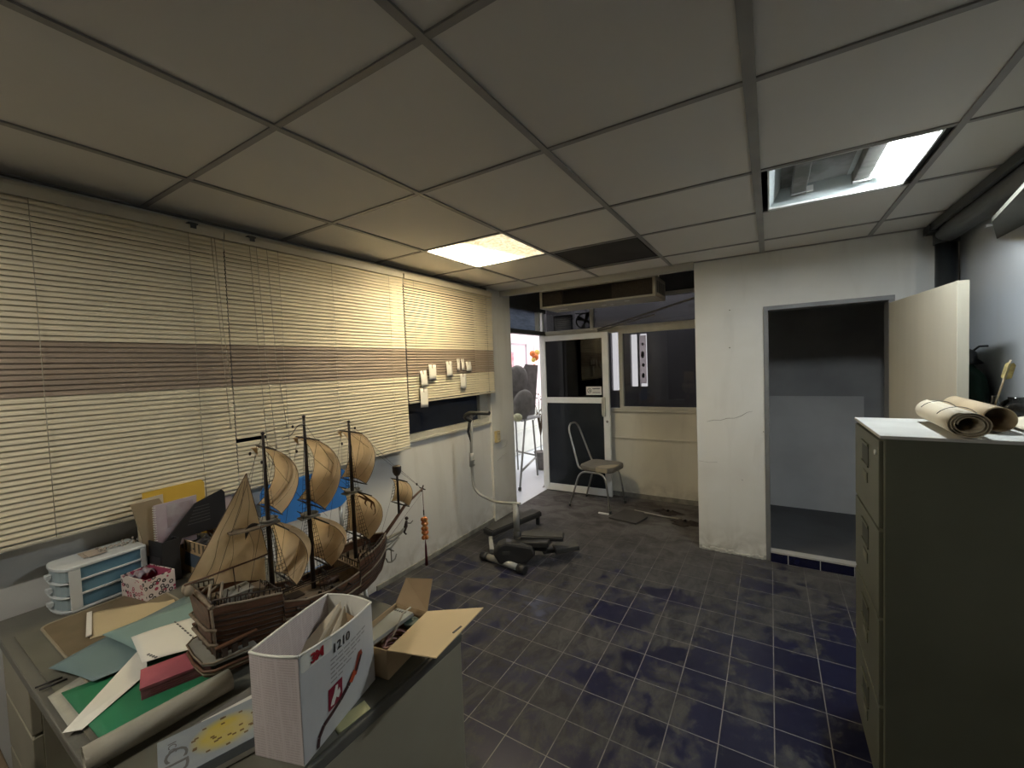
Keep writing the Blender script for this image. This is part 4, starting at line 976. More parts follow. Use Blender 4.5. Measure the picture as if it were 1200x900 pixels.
sheet('cream_folder', [(-2.19, .455), (-1.97, .405), (-1.86, .62), (-2.03, .66)], Z0+.001, mat('cream_folder_paper', (.50, .41, .25), .7, var=.08), 'cream folder lying left of the teal sheets', 'folder', .012)
b = MB(); b.bar((-2.19, .455, Z0+.006), (-1.98, .405, Z0+.010), .014, .003); tag(b.build('white_ruler', 'card'), 'white strip along the left edge of the cream folder', 'strip')
sheet('green_cutting_mat', [(-1.70, .285), (-1.375, .29), (-1.33, .52), (-1.62, .56)], Z0+.0025, 'green', 'green cutting mat under the white leaflets', 'cutting mat', 0, .0025)
sheet('teal_sheet', [(-1.86, .29), (-1.66, .34), (-1.58, .60), (-1.98, .69)], Z0+.014, 'teal', 'grey-teal cardboard sheet curving over the green mat', 'sheet', .016)
sheet('teal_sheet', [(-1.90, .42), (-1.66, .45), (-1.55, .66), (-1.86, .70)], Z0+.030, 'tealight', 'lighter teal paper lying on top of the grey-teal sheet behind the ship stern', 'sheet', .012)
sheet('white_leaflet', [(-1.76, .455), (-1.57, .425), (-1.47, .60), (-1.70, .64)], Z0+.045, 'paperw', 'white printed leaflet lying closest to the ship stern', 'leaflet', .010)
b = MB()
for k in range(9):
    u = .15+.08*k; p = Vector((-1.76, .455)).lerp(Vector((-1.70, .64)), .55)+(Vector((-1.57, .425))-Vector((-1.76, .455)))*0
    x = -1.72+.20*(k/9); y = .535-.01*k/9+.02
    b.box(x, x+.012, y, y+.004, Z0+.0525, Z0+.0535); 
for k in range(4): b.box(-1.60+.012*k, -1.592+.012*k, .445+.002*k, .452+.002*k, Z0+.048, Z0+.049)
tag(b.build('leaflet_print', 'ink'), 'dotted line of print on the white leaflet', 'print')
bpy.data.objects['leaflet_print'].parent = bpy.data.objects['white_leaflet']; 
for k_ in ('label', 'category'): del bpy.data.objects['leaflet_print'][k_]
# folded white leaflet like a tent, pointing at the desk edge
t = empty('folded_leaflet', (-1.49, .245, Z0), 0, 'long folded white leaflet whose sharp corner points over the desk edge', 'leaflet')
b = MB(); b.add([(0, 0, .012), (-.19, .22, .045), (-.075, .19, .012), (.02, .03, .006)], [(0, 3, 2, 1)]); b.add([(0, 0, .012), (-.22, .21, .012), (-.19, .22, .045)], [(0, 2, 1)], 1)
part(b, 'sheet', ['paperw', mat('grey_reverse', (.30, .31, .30), .6, var=.2, vs=20)], t, solid=.0008)
for (p_, q_, lab_) in (((-1.80, .252), (-1.79, .305), 'left one of two thin black pencils at the desk edge'), ((-1.775, .256), (-1.768, .31), 'right one of two thin black pencils at the desk edge')):
    tag(MB().tube([(p_[0], p_[1], Z0+.003), (q_[0], q_[1], Z0+.003)], .0028, 6).build('pencil', 'blackink'), lab_, 'pencil')
# pink box
t = empty('pink_box', (-1.478, .478, Z0+.003), RAD(-18), 'flat pink printed box beside the ship stern, on the green mat', 'box')
b = MB(); b.box(-.048, .048, -.08, .075, .0, .034); part(b, 'carton', mat('dusty_pink_card', (.27, .10, .115), .6, var=.2, vs=14), t, bevel=.002)
b = MB(); b.box(-.0495, .0495, -.0815, .0765, .030, .036); part(b, 'rim', mat('rose_rim', (.40, .10, .13), .5), t)
b = MB()
for k in range(4): b.box(.0478, .0486, -.06, .05-.01*k, .006+k*.006, .0085+k*.006)
part(b, 'print_lines', mat('dark_rose_ink', (.22, .05, .07), .6), t)
b = MB(); b.add([(-1.73, .655, Z0+.05), (-1.70, .61, Z0+.052), (-1.67, .66, Z0+.06), (-1.70, .70, Z0+.05)], [(0, 1, 2, 3)]); tag(b.build('red_scrap', mat('red_cloth', (.35, .03, .04), .7), solid=.003), 'small red scrap beside the ship stern rail', 'scrap')
# long paper tube
t = empty('paper_tube', (-1.36, .30, Z0), 0, 'long thick roll of grey-beige paper lying across the desk below the ship stern', 'paper roll')
b = MB(); a = Vector((-1.305, .243, Z0+.0315)); c = Vector((-1.285, .53, Z0+.0315)); spiral_roll(b, a, c, .018, .0295, 2.6)
o = part(b, 'sheet', mat('grey_beige_paper', (.34, .315, .25), .7, var=.06), t, solid=.001); o.matrix_parent_inverse = Matrix.Translation((1.36, -.30, -Z0))
# puzzle box
t = empty('puzzle_box', (-1.115, .405, Z0), RAD(-17), 'flat grey-blue box with a yellow dotted oval, left of the tall white box', 'box')
m, nt, bs, out = _mat('puzzle_lid'); v = objco(nt); x, y, z = sep(nt, v)
ex = math_node(nt, 'DIVIDE', math_node(nt, 'SUBTRACT', x, .0), .052); ey = math_node(nt, 'DIVIDE', math_node(nt, 'SUBTRACT', y, .035), .066)
r2 = math_node(nt, 'ADD', math_node(nt, 'MULTIPLY', ex, ex), math_node(nt, 'MULTIPLY', ey, ey))
c = mixc(nt, ramp(nt, r2, .35, 1.15), (.50, .40, .06), (.25, .29, .33)); c = mixc(nt, ramp(nt, noise(nt, v, 20), .4, .7, 0, .35), c, (.40, .42, .40))
nt.links.new(c, bs.inputs['Base Color']); bs.inputs['Roughness'].default_value = .4
b = MB(); b.box(-.068, .068, -.085, .110, .0, .034); part(b, 'tray', 'paperw', t, bevel=.001)
b = MB(); b.box(-.070, .070, -.087, .112, .014, .037); part(b, 'lid', m, t, bevel=.001)
b = MB()
for k in range(26):
    a = random.uniform(0, 2*pi); r = sqrt(random.random())
    if k < 10: a = k*2*pi/10; r = 1.0
    px, py = .048*r*cos(a), .035+.062*r*sin(a); b.box(px-.0022, px+.0022, py-.004, py+.004, .037, .0376)
part(b, 'dot_print', mat('brown_ink', (.16, .10, .04), .7), t)
text('CD', .060, 'ink', frame((.020, -.058, .0373), (0, 1, 0), (-1, 0, 0), (0, 0, 1)) @ Matrix.Rotation(-pi/2, 4, 'Z') @ Matrix.Translation((0.0, 0, 0)), 'lid_letters', t, bold=0)
text('ICC', .022, 'ink', frame((-.028, -.062, .0373), (1, 0, 0), (0, 1, 0), (0, 0, 1)), 'lid_letters', t)
sheet('white_scrap', [(-1.235, .44), (-1.21, .42), (-1.16, .56), (-1.21, .57)], Z0+.001, 'paperw', 'white paper strip between the paper roll and the flat blue box', 'paper')
sheet('grey_booklet', [(-1.24, .40), (-1.21, .38), (-1.17, .60), (-1.25, .60)], Z0, 'dustgrey', 'grey booklet partly under the white paper strip', 'booklet')
# glimpses of things at the right edge of the desk
sheet('yellow_note', [(-.935, .60), (-.895, .59), (-.888, .68), (-.925, .69)], Z0+.0002, mat('pale_yellow_note', (.48, .47, .25), .7), 'pale yellow note at the desk edge below the printed white box', 'note')
# --- big white printed box
t = empty('respirator_box', (-.985, .595, Z0), RAD(-74.4), 'tall open white box with a printed number and maroon square, at the near desk edge', 'box')
# local x runs along the long face (towards the window wall end), local y across to the left narrow side
M['boxw'] = mat('white_box_print', (.60, .60, .59), .55, var=.05, vs=4)
m, nt, bs, out = _mat('pink_newsprint'); v = objco(nt); x, y, z = sep(nt, v)
rows = math_node(nt, 'SINE', math_node(nt, 'MULTIPLY', z, 1050.)); nn = noise(nt, objco(nt, (9, 9, 1)), 30, 3)
cols = math_node(nt, 'GREATER_THAN', math_node(nt, 'ABSOLUTE', math_node(nt, 'SINE', math_node(nt, 'MULTIPLY', math_node(nt, 'ADD', x, y), 70.))), .18)
f = math_node(nt, 'MULTIPLY', math_node(nt, 'MULTIPLY', ramp(nt, rows, -.2, .4), ramp(nt, nn, .38, .5)), cols)
c = mixc(nt, math_node(nt, 'MULTIPLY', f, .40), (.60, .54, .53), (.28, .20, .20)); nt.links.new(c, bs.inputs['Base Color']); bs.inputs['Roughness'].default_value = .6
M['news'] = m
# build in world plan corners: L,F,R,B
Lc, Fc, Rc, Bc = [Vector(p) for p in ((-1.016, .461), (-.8905, .501), (-.962, .756), (-1.115, .725))]
Hc = {0: .243, 1: .250, 2: .223, 3: .222}
inv = (Matrix.Translation((-.985, .595, Z0)) @ Matrix.Rotation(RAD(-74.4), 4, 'Z')).inverted()
def wq(b, P, Q, h0, h1, mi, z0=0.0, bow=0, n=6, inset=0):
    nrm = Vector(((Q-P).y, -(Q-P).x)).normalized()
    def fn(u, v):
        p = P.lerp(Q, u)+nrm*(bow*sin(pi*u)*v-inset); zz = z0+(h0+(h1-h0)*u-z0)*v
        return inv @ Vector((p.x, p.y, Z0+zz))
    b.grid(fn, n, 4, mi, None, False)
b = MB()
wq(b, Lc, Fc, Hc[0], Hc[1], 1, bow=.006); wq(b, Fc, Rc, Hc[1], Hc[2], 0, bow=.014, n=12); wq(b, Rc, Bc, Hc[2], Hc[3], 2, bow=.012); wq(b, Bc, Lc, Hc[3], Hc[0], 1, bow=.004)
b.add([inv @ Vector((p.x, p.y, Z0+.002)) for p in (Lc, Fc, Rc, Bc)], [(3, 2, 1, 0)], 2)
part(b, 'carton', ['boxw', 'news', 'paperw'], t, 'white front, pinkish fine-print sides', solid=.0025)
b = MB()
for P, Q, h0, h1 in ((Lc, Fc, Hc[0], Hc[1]), (Fc, Rc, Hc[1], Hc[2]), (Rc, Bc, Hc[2], Hc[3]), (Bc, Lc, Hc[3], Hc[0])):
    nrm = Vector(((Q-P).y, -(Q-P).x)).normalized()*.002; pts = []
    for k in range(13): q = P.lerp(Q, k/12)+nrm*{id(Lc): 3, id(Fc): 7, id(Rc): 6, id(Bc): 2}[id(P)]*sin(pi*k/12); pts.append(inv @ Vector((q.x, q.y, Z0+h0+(h1-h0)*k/12)))
    b.tube(pts, .0032, 6)
part(b, 'torn_rim', 'paperw', t)
fx = (Rc-Fc).normalized(); L_ = (Rc-Fc).length; nx = Vector((fx.y, -fx.x))
def bowed(s, z, off):
    f = min(1, max(0, z/.235)); p = Fc+fx*s+nx*(.014*sin(pi*min(1, max(0, s/L_)))*f+off)
    return inv @ Vector((p.x, p.y, Z0+z))
def onface(s, z, off=.002):
    q = bowed(s, z, off); ex = (bowed(s+.012, z, off)-bowed(s-.012, z, off)).normalized(); ey = (bowed(s, z+.01, off)-bowed(s, z-.01, off)).normalized()
    return frame(q, ex, ey, ex.cross(ey))
def decal(b, poly, off, mi=0):
    b.add([bowed(s, z, off) for s, z in poly], [tuple(range(len(poly)))], mi)
M['redlogo'] = mat('logo_red', (.42, .02, .03), .5); M['maroon'] = mat('maroon_print', (.26, .012, .035), .5)
b = MB(); decal(b, [(x+.046, y+.227) for x, y in rr(.044, .0195, .008)], .0022); part(b, 'logo_patch', 'paperw', t)
text('3M', .031, 'redlogo', onface(.046, .224, .0032), 'logo', t, bold=.0011, sp=.86)
text('1210', .032, 'blackink', onface(.122, .205, .0026), 'number', t, bold=.0001)
b = MB()
for r, (z, e) in enumerate(((.182, .225), (.171, .22), (.160, .20), (.149, .18), (.138, .16), (.127, .13))):
    x = .085
    while x < e:
        w2 = random.uniform(.012, .026); x2 = min(x+w2, e); decal(b, [(x, z-.0018), (x2, z-.0018), (x2, z+.0018), (x, z+.0018)], .0020); x += w2+.004
part(b, 'print_lines', mat('grey_box_ink', (.32, .31, .30), .6), t)
b = MB(); SX, SZ = .100, .088; decal(b, [(SX-.024, SZ-.027), (SX+.024, SZ-.027), (SX+.024, SZ+.027), (SX-.024, SZ+.027)], .0024); q = part(b, 'picture_square', 'maroon', t, 'maroon square with a white figure')
b = MB(); decal(b, [(SX+x, SZ+y) for x, y in ((-.018, -.018), (-.006, -.021), (.002, -.008), (.010, -.016), (.017, -.006), (.014, .008), (.006, .004), (.008, .020), (.0, .022), (-.006, .006), (-.014, -.006))], .0030); part(b, 'white_figure', 'paperw', q)
b = MB()
arc = [(.040, .004), (.044, .026), (.060, .042), (.088, .050), (.118, .060), (.146, .074), (.168, .092)]
for (s0, z0), (s1, z1), w2 in zip(arc[:-1], arc[1:], (.005, .006, .006, .006, .007, .008)):
    d = Vector((s1-s0, z1-z0)).normalized(); n_ = Vector((-d.y, d.x))*w2
    decal(b, [(s0-n_.x, z0-n_.y), (s1-n_.x, z1-n_.y), (s1+n_.x, z1+n_.y), (s0+n_.x, z0+n_.y)], .0026)
decal(b, [(.150, .080), (.162, .070), (.180, .086), (.168, .100)], .0030, 1); decal(b, [(.165, .084), (.180, .078), (.208, .118), (.203, .132), (.19, .132)], .0028, 2)
decal(b, [(.174, .090), (.186, .088), (.204, .116), (.197, .122)], .0034)
part(b, 'mask_picture', [mat('dark_strap_print', (.06, .025, .025), .5), mat('orange_print', (.60, .10, .03), .5), mat('dark_orange_print', (.35, .06, .03), .5)], t)
# plastic sheet and card inside
b = MB(); P = [inv @ Vector(p) for p in ((-1.03, .56, Z0+.08), (-1.0, .70, Z0+.09), (-1.06, .73, Z0+.215), (-1.09, .60, Z0+.12))]; b.add(P, [(0, 1, 2, 3)]); P = [inv @ Vector(p) for p in ((-.95, .60, Z0+.05), (-.98, .72, Z0+.06), (-1.045, .73, Z0+.205), (-1.0, .60, Z0+.11))]; b.add(P, [(0, 1, 2, 3)])
part(b, 'inner_flap', 'cream_roll', t, solid=.0015)
b = MB(); P = [inv @ Vector(p) for p in ((-1.04, .50, Z0+.12), (-1.06, .56, Z0+.12), (-1.068, .57, Z0+.20), (-1.045, .51, Z0+.19))]; b.add(P, [(0, 1, 2, 3)]); part(b, 'inner_card', 'card_brown', t, solid=.0015)
b = MB(); P = [inv @ Vector(p) for p in ((-.99, .72, Z0+.10), (-1.06, .715, Z0+.12), (-1.05, .725, Z0+.19), (-.985, .735, Z0+.18))]; b.add(P, [(0, 1, 2, 3)]); part(b, 'inner_card', 'card_dark', t, solid=.0015)

# --- brown box with open flaps
t = empty('open_carton', (0, 0, 0), 0, 'brown cardboard box with two flaps spread open, on the far desk corner', 'cardboard box')
t.location = (-1.0, .86, Z0)
def wl(x, y, z): return (x+1.0, y-.86, z-Z0)
A, B_, C_, D_ = (-.925, .772), (-.955, .968), (-1.085, .955), (-1.06, .755)
zt = .822; b = MB()
def wall(b, p, q, z0, z1, mi=0): b.add([wl(*p, z0), wl(*q, z0), wl(*q, z1), wl(*p, z1)], [(0, 1, 2, 3)], mi)
for p, q in ((A, B_), (B_, C_), (C_, D_), (D_, A)): wall(b, p, q, Z0+.001, zt)
b.add([wl(*p, Z0+.003) for p in (A, B_, C_, D_)], [(0, 1, 2, 3)])
part(b, 'carton', 'card_brown', t, solid=.003)
b = MB(); b.add([wl(*A, zt), wl(*B_, zt), wl(-.782, 1.04, .845), wl(-.765, .80, .838)], [(0, 1, 2, 3)]); part(b, 'flap', mat('pale_card', (.60, .47, .28), .8, var=.06), t, 'wide pale flap folded out over the desk edge', solid=.003)
b = MB(); b.add([wl(*B_, zt), wl(*C_, zt), wl(-1.10, 1.02, .875), wl(-.985, 1.03, .895)], [(0, 1, 2, 3)]); part(b, 'flap', 'card_dark', t, 'darker flap standing up', solid=.003)
b = MB(); b.box(-.045, .045, -.003, .003, 0, .003, 0, Matrix.Identity(4)); 
b = MB(); b.bar(wl(-.79, .90, .8415), wl(-.787, .935, .8425), .006, .002); part(b, 'flap_mark', 'blackink', t)
t = empty('grey_manual', (-1.03, .86, .80), RAD(-8), 'pale grey plate lying tilted in the open brown cardboard box', 'plate')
b = MB(); T = Matrix.Rotation(RAD(-10), 4, 'Y') @ Matrix.Rotation(RAD(6), 4, 'X'); b.box(-.055, .035, -.09, .085, 0, .012, 0, T); part(b, 'plate', mat('pale_grey_plate', (.36, .37, .34), .5), t, bevel=.002)
b = MB()
for k in range(5): b.box(-.05+.013*k, -.043+.013*k, .07, .076, .012, .0135, 0, T)
part(b, 'print_marks', 'ink', t)
t = empty('cable_coil', (-.975, .85, Z0+.035), 0, 'coil of brown and pink cable inside the open brown cardboard box', 'cable')
b = MB()
for k in range(4): b.tube([(.026*cos(a)*(1+.1*k), .035*sin(a)*(1+.05*k), .006*k+.008*sin(a*2+k)) for a in [i*pi/8 for i in range(16)]], .004, 6, k % 2, closed=True)
b.tube([(.0, -.02, .03), (-.01, .02, .05), (-.02, .05, .07), (-.015, .08, .075), (-.03, .09, .06)], .0028, 6, 2)
part(b, 'cable', [mat('brown_cable', (.10, .03, .025), .5), mat('pink_cable', (.35, .20, .18), .5), mat('beige_cable', (.42, .38, .30), .5)], t)
t = empty('green_spool', (-.985, .925, Z0+.02), 0, 'dark green and grey spool at the far end of the open brown cardboard box', 'spool')
b = MB(); b.lathe([(.024, 0), (.024, .008), (.014, .01), (.014, .04), (.024, .042), (.024, .05)], n=14); part(b, 'spool', mat('green_grey_spool', (.06, .10, .08), .5, var=.4, vs=40), t)
# ------------------------------------------------------------------ model galleon; local x = towards the bow, y = port, z = up
t = empty('model_ship', (-1.415, .56, T0+.007), RAD(84), 'wooden model sailing ship with three masts and tan parchment sails, standing on the desk', 'model ship')
SHIP = t
M['wood'] = mat('dark_reddish_wood', (.14, .062, .03), .5, var=.45, vs=14, stretch=(.35, 3, 4), bump=.25, bs=30)
M['woodd'] = mat('dark_brown_wood', (.055, .032, .02), .55, var=.4, vs=14, stretch=(.4, 3, 3))
M['woodl'] = mat('dusty_deck_wood', (.24, .18, .12), .75, var=.35, vs=20, stretch=(.4, 4, 1))
M['wale'] = mat('dusty_light_strip', (.38, .31, .22), .75, var=.3, vs=30)
M['greydust'] = mat('dusty_grey_deck', (.27, .26, .22), .85, var=.2, vs=12)
M['mastm'] = mat('black_brown_mast', (.035, .024, .018), .5, var=.3, vs=30)
M['rig'] = mat('black_rigging', (.03, .022, .018), .8)
M['sail'] = mat('parchment_sail', (.76, .60, .38), .7, var=.22, vs=9, col2=(.62, .46, .27), detail=5)
_s = M['sail'].node_tree; _b = [n for n in _s.nodes if n.type == 'BSDF_PRINCIPLED'][0]; _o = [n for n in _s.nodes if n.type == 'OUTPUT_MATERIAL'][0]
_t = _s.nodes.new('ShaderNodeBsdfTranslucent'); _s.links.new(_b.inputs['Base Color'].links[0].from_socket, _t.inputs[0])
_x = _s.nodes.new('ShaderNodeMixShader'); _x.inputs[0].default_value = .5; _s.links.new(_b.outputs[0], _x.inputs[1]); _s.links.new(_t.outputs[0], _x.inputs[2]); _s.links.new(_x.outputs[0], _o.inputs[0])
M['sailedge'] = mat('sail_hem', (.13, .08, .045), .7)
def lerp(a, b, f): return a+(b-a)*f
ST = [  # x, half beam at rail, half beam at waterline, keel z, rail z, deck z
 (-.022, .088, .055, .030, .228, .200), (.00, .092, .062, .012, .222, .196), (.05, .097, .070, .008, .210, .188), (.10, .099, .078, .006, .200, .180), (.148, .100, .084, .006, .190, .172),
 (.152, .100, .084, .006, .160, .118), (.22, .101, .088, .006, .135, .108), (.30, .101, .089, .006, .126, .104), (.38, .097, .084, .006, .134, .108), (.418, .093, .078, .008, .142, .112),
 (.422, .093, .078, .008, .180, .150), (.48, .080, .062, .014, .190, .158), (.53, .060, .040, .030, .200, .166), (.57, .030, .018, .062, .206, .172), (.592, .007, .004, .110, .208, .176)]
def hullpt(i, s, side):
    """s 0 keel .. 1 rail"""
    x, hb, hw, kz, rz, dz = ST[i]
    z = lerp(kz, rz, s)
    if s < .45:
        f = s/.45; y = hw*sin(f*pi/2)**.75
    else:
        f = (s-.45)/.55; y = hw+(hb*.93-hw)*f + .006*sin(f*pi)
    return (x+.02*s*(i == 0)*-1, y*side, z)
b = MB(); NS = 10
for side in (-1, 1):
    vs = [hullpt(i, j/NS, side) for i in range(len(ST)) for j in range(NS+1)]
    b.add(vs, [(i*(NS+1)+j, i*(NS+1)+j+1, (i+1)*(NS+1)+j+1, (i+1)*(NS+1)+j) for i in range(len(ST)-1) for j in range(NS)], 0, None, False)
vs = [hullpt(0, j/NS, -1) for j in range(NS+1)]+[hullpt(0, j/NS, 1) for j in range(NS+1)]
b.add(vs, [(j, j+1, NS+2+j, NS+1+j) for j in range(NS)], 0)
part(b, 'hull', 'wood', t, 'reddish-brown planked hull', solid=.003)
# planks / wales along the sides
def sideline(s, side, out=.002, i0=0, i1=None, raise_=0):
    i1 = i1 if i1 is not None else len(ST)-1; P = []
    for i in range(i0, i1+1):
        x, y, z = hullpt(i, s, side); P.append((x, y+side*out, z+raise_))
    return P
for nm, ss, m_, r in (('plank_strips', (.30, .38, .54, .62, .70, .86), 'woodd', .0019), ('wale', (.46, .78), 'woodd', .0038)):
    b = MB()
    for s in ss:
        for side in (-1, 1): b.tube(sideline(s, side, .002), r, 4)
    part(b, nm, m_, t)
b = MB()
for side in (-1, 1): b.tube(sideline(.62, side, .004, 5), .0032, 5); b.tube(sideline(1, side, .001, 0, 4), .0035, 5); b.tube(sideline(1, side, .001, 5, 9), .0032, 5); b.tube(sideline(1, side, .001, 10), .0035, 5)
part(b, 'rail_caps', 'wale', t, 'dusty light rails')
# decks
b = MB()
for i0, i1 in ((0, 4), (5, 9), (10, 14)):
    P = []
    for i in range(i0, i1+1): P.append((ST[i][0], -ST[i][1]*.9, ST[i][5]))
    for i in range(i1, i0-1, -1): P.append((ST[i][0], ST[i][1]*.9, ST[i][5]))
    b.add(P, [tuple(range(len(P)))])
b.box(.148, .153, -.094, .094, .10, .172); b.box(.417, .422, -.088, .088, .10, .15)
part(b, 'deck', 'woodl', t, 'dusty plank decks', solid=.002)
# stern castle: transom gallery
b = MB()
b.prism([(-.040, -.092), (-.060, -.070), (-.064, 0), (-.060, .070), (-.040, .092), (.04, .106), (.07, .100), (.07, -.100), (.04, -.106)], .066, .072)
part(b, 'stern_gallery', 'greydust', t, 'dusty grey stern gallery floor', bevel=.003)
for k, (z, s) in enumerate(((.052, 1.0), (.042, .95), (.032, .88))):
    b = MB(); b.tube([(x*s, y*s, z) for x, y in ((.13, -.092), (.05, -.105), (-.038, -.092), (-.059, -.068), (-.064, 0), (-.059, .068), (-.038, .092), (.05, .105), (.13, .092))], .0046, 6); part(b, 'gallery_moulding', 'wood' if k != 1 else 'wale', t)
b = MB(); b.tube([(.05, -.105, .075), (-.040, -.092, .075), (-.060, -.070, .075), (-.064, 0, .075), (-.060, .070, .075), (-.040, .092, .075), (.05, .105, .075)], .0028, 5); part(b, 'gallery_rail', 'woodl', t)
# transom face: upper gallery, pillars, carved trim
b = MB()
for y in (-.086, -.045, 0, .045, .086): b.tube([(-.026, y*.85, .07), (-.036, y, .222)], .0036, 6)
b.tube([(-.026, -.084, .115), (-.042, -.07, .118), (-.042, .07, .118), (-.026, .084, .115)], .0048, 5); b.tube([(-.028, -.088, .160), (-.046, -.07, .163), (-.046, .07, .163), (-.028, .088, .160)], .0045, 5)
b.tube([(-.034, -.092, .230), (-.040, -.05, .240), (-.042, 0, .245), (-.040, .05, .240), (-.034, .092, .230)], .006, 6)
part(b, 'transom_frame', 'woodl', t, 'carved stern frame')
b = MB()
for y in (-.066, -.022, .022, .066):
    for z0 in (.078, .125, .172): b.box(-.030-.04*(z0-.078), -.025-.04*(z0-.078), y-.013, y+.013, z0, z0+.028)
part(b, 'stern_windows', 'woodd', t)
for side in (-1, 1):
    b = MB()
    b.box(-.036, .070, side*.098-.006, side*.098+.006, .112, .117)
    for x in (-.02, .005, .032): b.box(x, x+.014, side*.094-.004, side*.094+.004, .080, .105, 1)
    part(b, 'quarter_gallery', ['wood', 'woodd'], t)
# poop rails, deck furniture
def rail(P, h, n, r=.0018):
    b = MB(); P = [Vector(p) for p in P]; b.tube([p+Vector((0, 0, h)) for p in P], r*1.3, 5)
    for k in range(n+1):
        s = k/n*(len(P)-1); i = min(int(s), len(P)-2); q = P[i].lerp(P[i+1], s-i); b.tube([q, q+Vector((0, 0, h))], r, 4)
    part(b, 'railing', 'woodd', t)
for side in (-1, 1):
    rail([(-.03, side*.084, .228), (.05, side*.090, .212), (.145, side*.094, .190)], .018, 12)
    rail([(.425, side*.087, .180), (.50, side*.070, .194), (.56, side*.034, .204)], .014, 9)
rail([(.15, -.09, .172), (.15, .09, .172)], .020, 11); rail([(.424, -.084, .152), (.424, .084, .152)], .018, 10); rail([(-.034, -.085, .230), (-.034, .085, .230)], .014, 10)
b = MB(); b.box(.02, .09, -.028, .028, .19, .212); b.prism([(.015, -.033), (.095, -.033), (.095, .033), (.015, .033)], .212, .215); part(b, 'poop_cabin', ['greydust'], t, 'dusty grey cabin roof', bevel=.002)
b = MB(); b.box(.205, .25, -.022, .022, .106, .118); b.box(.33, .375, -.024, .024, .106, .116); b.box(.17, .20, -.015, .015, .107, .125)
for k in range(6): b.box(.333+k*.007, .335+k*.007, -.022, .022, .116, .118)
part(b, 'hatches', 'woodd', t)
# ship's boat, upturned, on the waist
b = MB(); b.lathe([(.001, 0), (.5, .12), (.9, .35), (1, .5), (.9, .65), (.5, .88), (.001, 1)], (0, 0, 0), 12, 0, Matrix.Translation((.375, -.03, .132)) @ Matrix.Rotation(pi/2, 4, 'Y') @ Matrix.Diagonal((.012, .018, -.09, 1)).inverted().inverted() @ Matrix.Identity(4)); part(b, 'rowing_boat', 'wood', t)
b = MB(); b.bar((.20, .03, .135), (.44, -.01, .15), .004, .004); b.bar((.19, .015, .135), (.44, -.03, .15), .004, .004); b.bar((.21, -.01, .14), (.42, -.045, .15), .003, .003); part(b, 'spare_spars', 'woodd', t)
for side in (-1, 1):
    for x in (.19, .235, .28, .325, .37):
        b = MB(); z = .112; b.tube([(x, side*.062, z+.008), (x, side*.096, z+.010), (x, side*.114, z+.011)], [.0050, .0038, .0034], 8); b.box(x-.006, x+.006, side*.058, side*.080, z-.003, z+.004)
        part(b, 'cannon', 'mastm', t)
b = MB()
for k in range(34):
    x = random.choice((random.uniform(-.03, .13), random.uniform(.43, .55))); y = random.uniform(-.07, .07); z = .19 if x < .2 else .165
    h = random.uniform(.008, .03); b.tube([(x, y, z-.005), (x+random.uniform(-.01, .01), y+random.uniform(-.01, .01), z+h)], random.uniform(.002, .004), 6)
for k in range(5):
    a, c = (-.02+k*.03, -.05), (.0+k*.03, .03); b.tube([(a[0], a[1], .20-.003*k), (a[0]+.02, -.01, .232-.003*k), (c[0]+.02, c[1], .20-.003*k)], .0018, 5)
part(b, 'deck_fittings', 'woodd', t)
b = MB()
for x, z in ((-.03, .245), (.0, .240)): b.tube([(x, -.04, z-.02), (x+.02, 0, z+.012), (x, .04, z-.02)], .004, 6)
b.lathe([(.008, 0), (.012, .01), (.010, .022), (.004, .028)], (-.062, 0, .25), 8); b.lathe([(.008, 0), (.012, .01), (.010, .022), (.004, .028)], (-.060, .035, .245), 8); part(b, 'stern_lanterns', 'wale', t)
# beakhead, figurehead, anchors
b = MB()
for side in (-1, 1):
    b.tube([(.575, side*.02, .175), (.62, side*.014, .170), (.67, side*.006, .180), (.70, 0, .200)], [.006, .005, .004, .003], 6)
    b.tube([(.57, side*.02, .145), (.61, side*.012, .140), (.66, side*.004, .165)], [.005, .004, .003], 6)
b.grid(lambda u, v: (.575+.10*u, (v-.5)*.035*(1-u*.9), .178+.01*u), 4, 2)
part(b, 'beakhead', 'greydust', t)
b = MB(); b.tube([(.688, 0, .180), (.700, 0, .200), (.705, 0, .222)], [.007, .008, .005], 8); b.sphere((.706, 0, .232), .008, 8); b.tube([(.705, 0, .212), (.722, -.004, .206), (.735, -.004, .214)], .0022, 5); b.tube([(.70, 0, .195), (.690, 0, .175), (.70, 0, .165)], .004, 5)
part(b, 'figurehead', 'woodd', t, 'small dark figurehead')
for side in (-1, 1):
    b = MB(); x, y = .595, side*.035
    b.tube([(x, y, .150), (x, y, .095)], .0028, 6); b.tube([(x-.026, y, .118), (x-.018, y, .100), (x, y, .093), (x+.018, y, .100), (x+.026, y, .118)], .0030, 6); b.tube([(x, y-.018, .143), (x, y+.018, .143)], .0028, 6)
    part(b, 'anchor', 'greydust', t)
# stand cradle
b = MB()
for x in (.12, .42): b.box(x-.006, x+.006, -.05, .05, -.001, .010); b.box(x-.006, x+.006, -.055, -.045, 0, .05); b.box(x-.006, x+.006, .045, .055, 0, .05)
part(b, 'cradle', 'woodd', t)
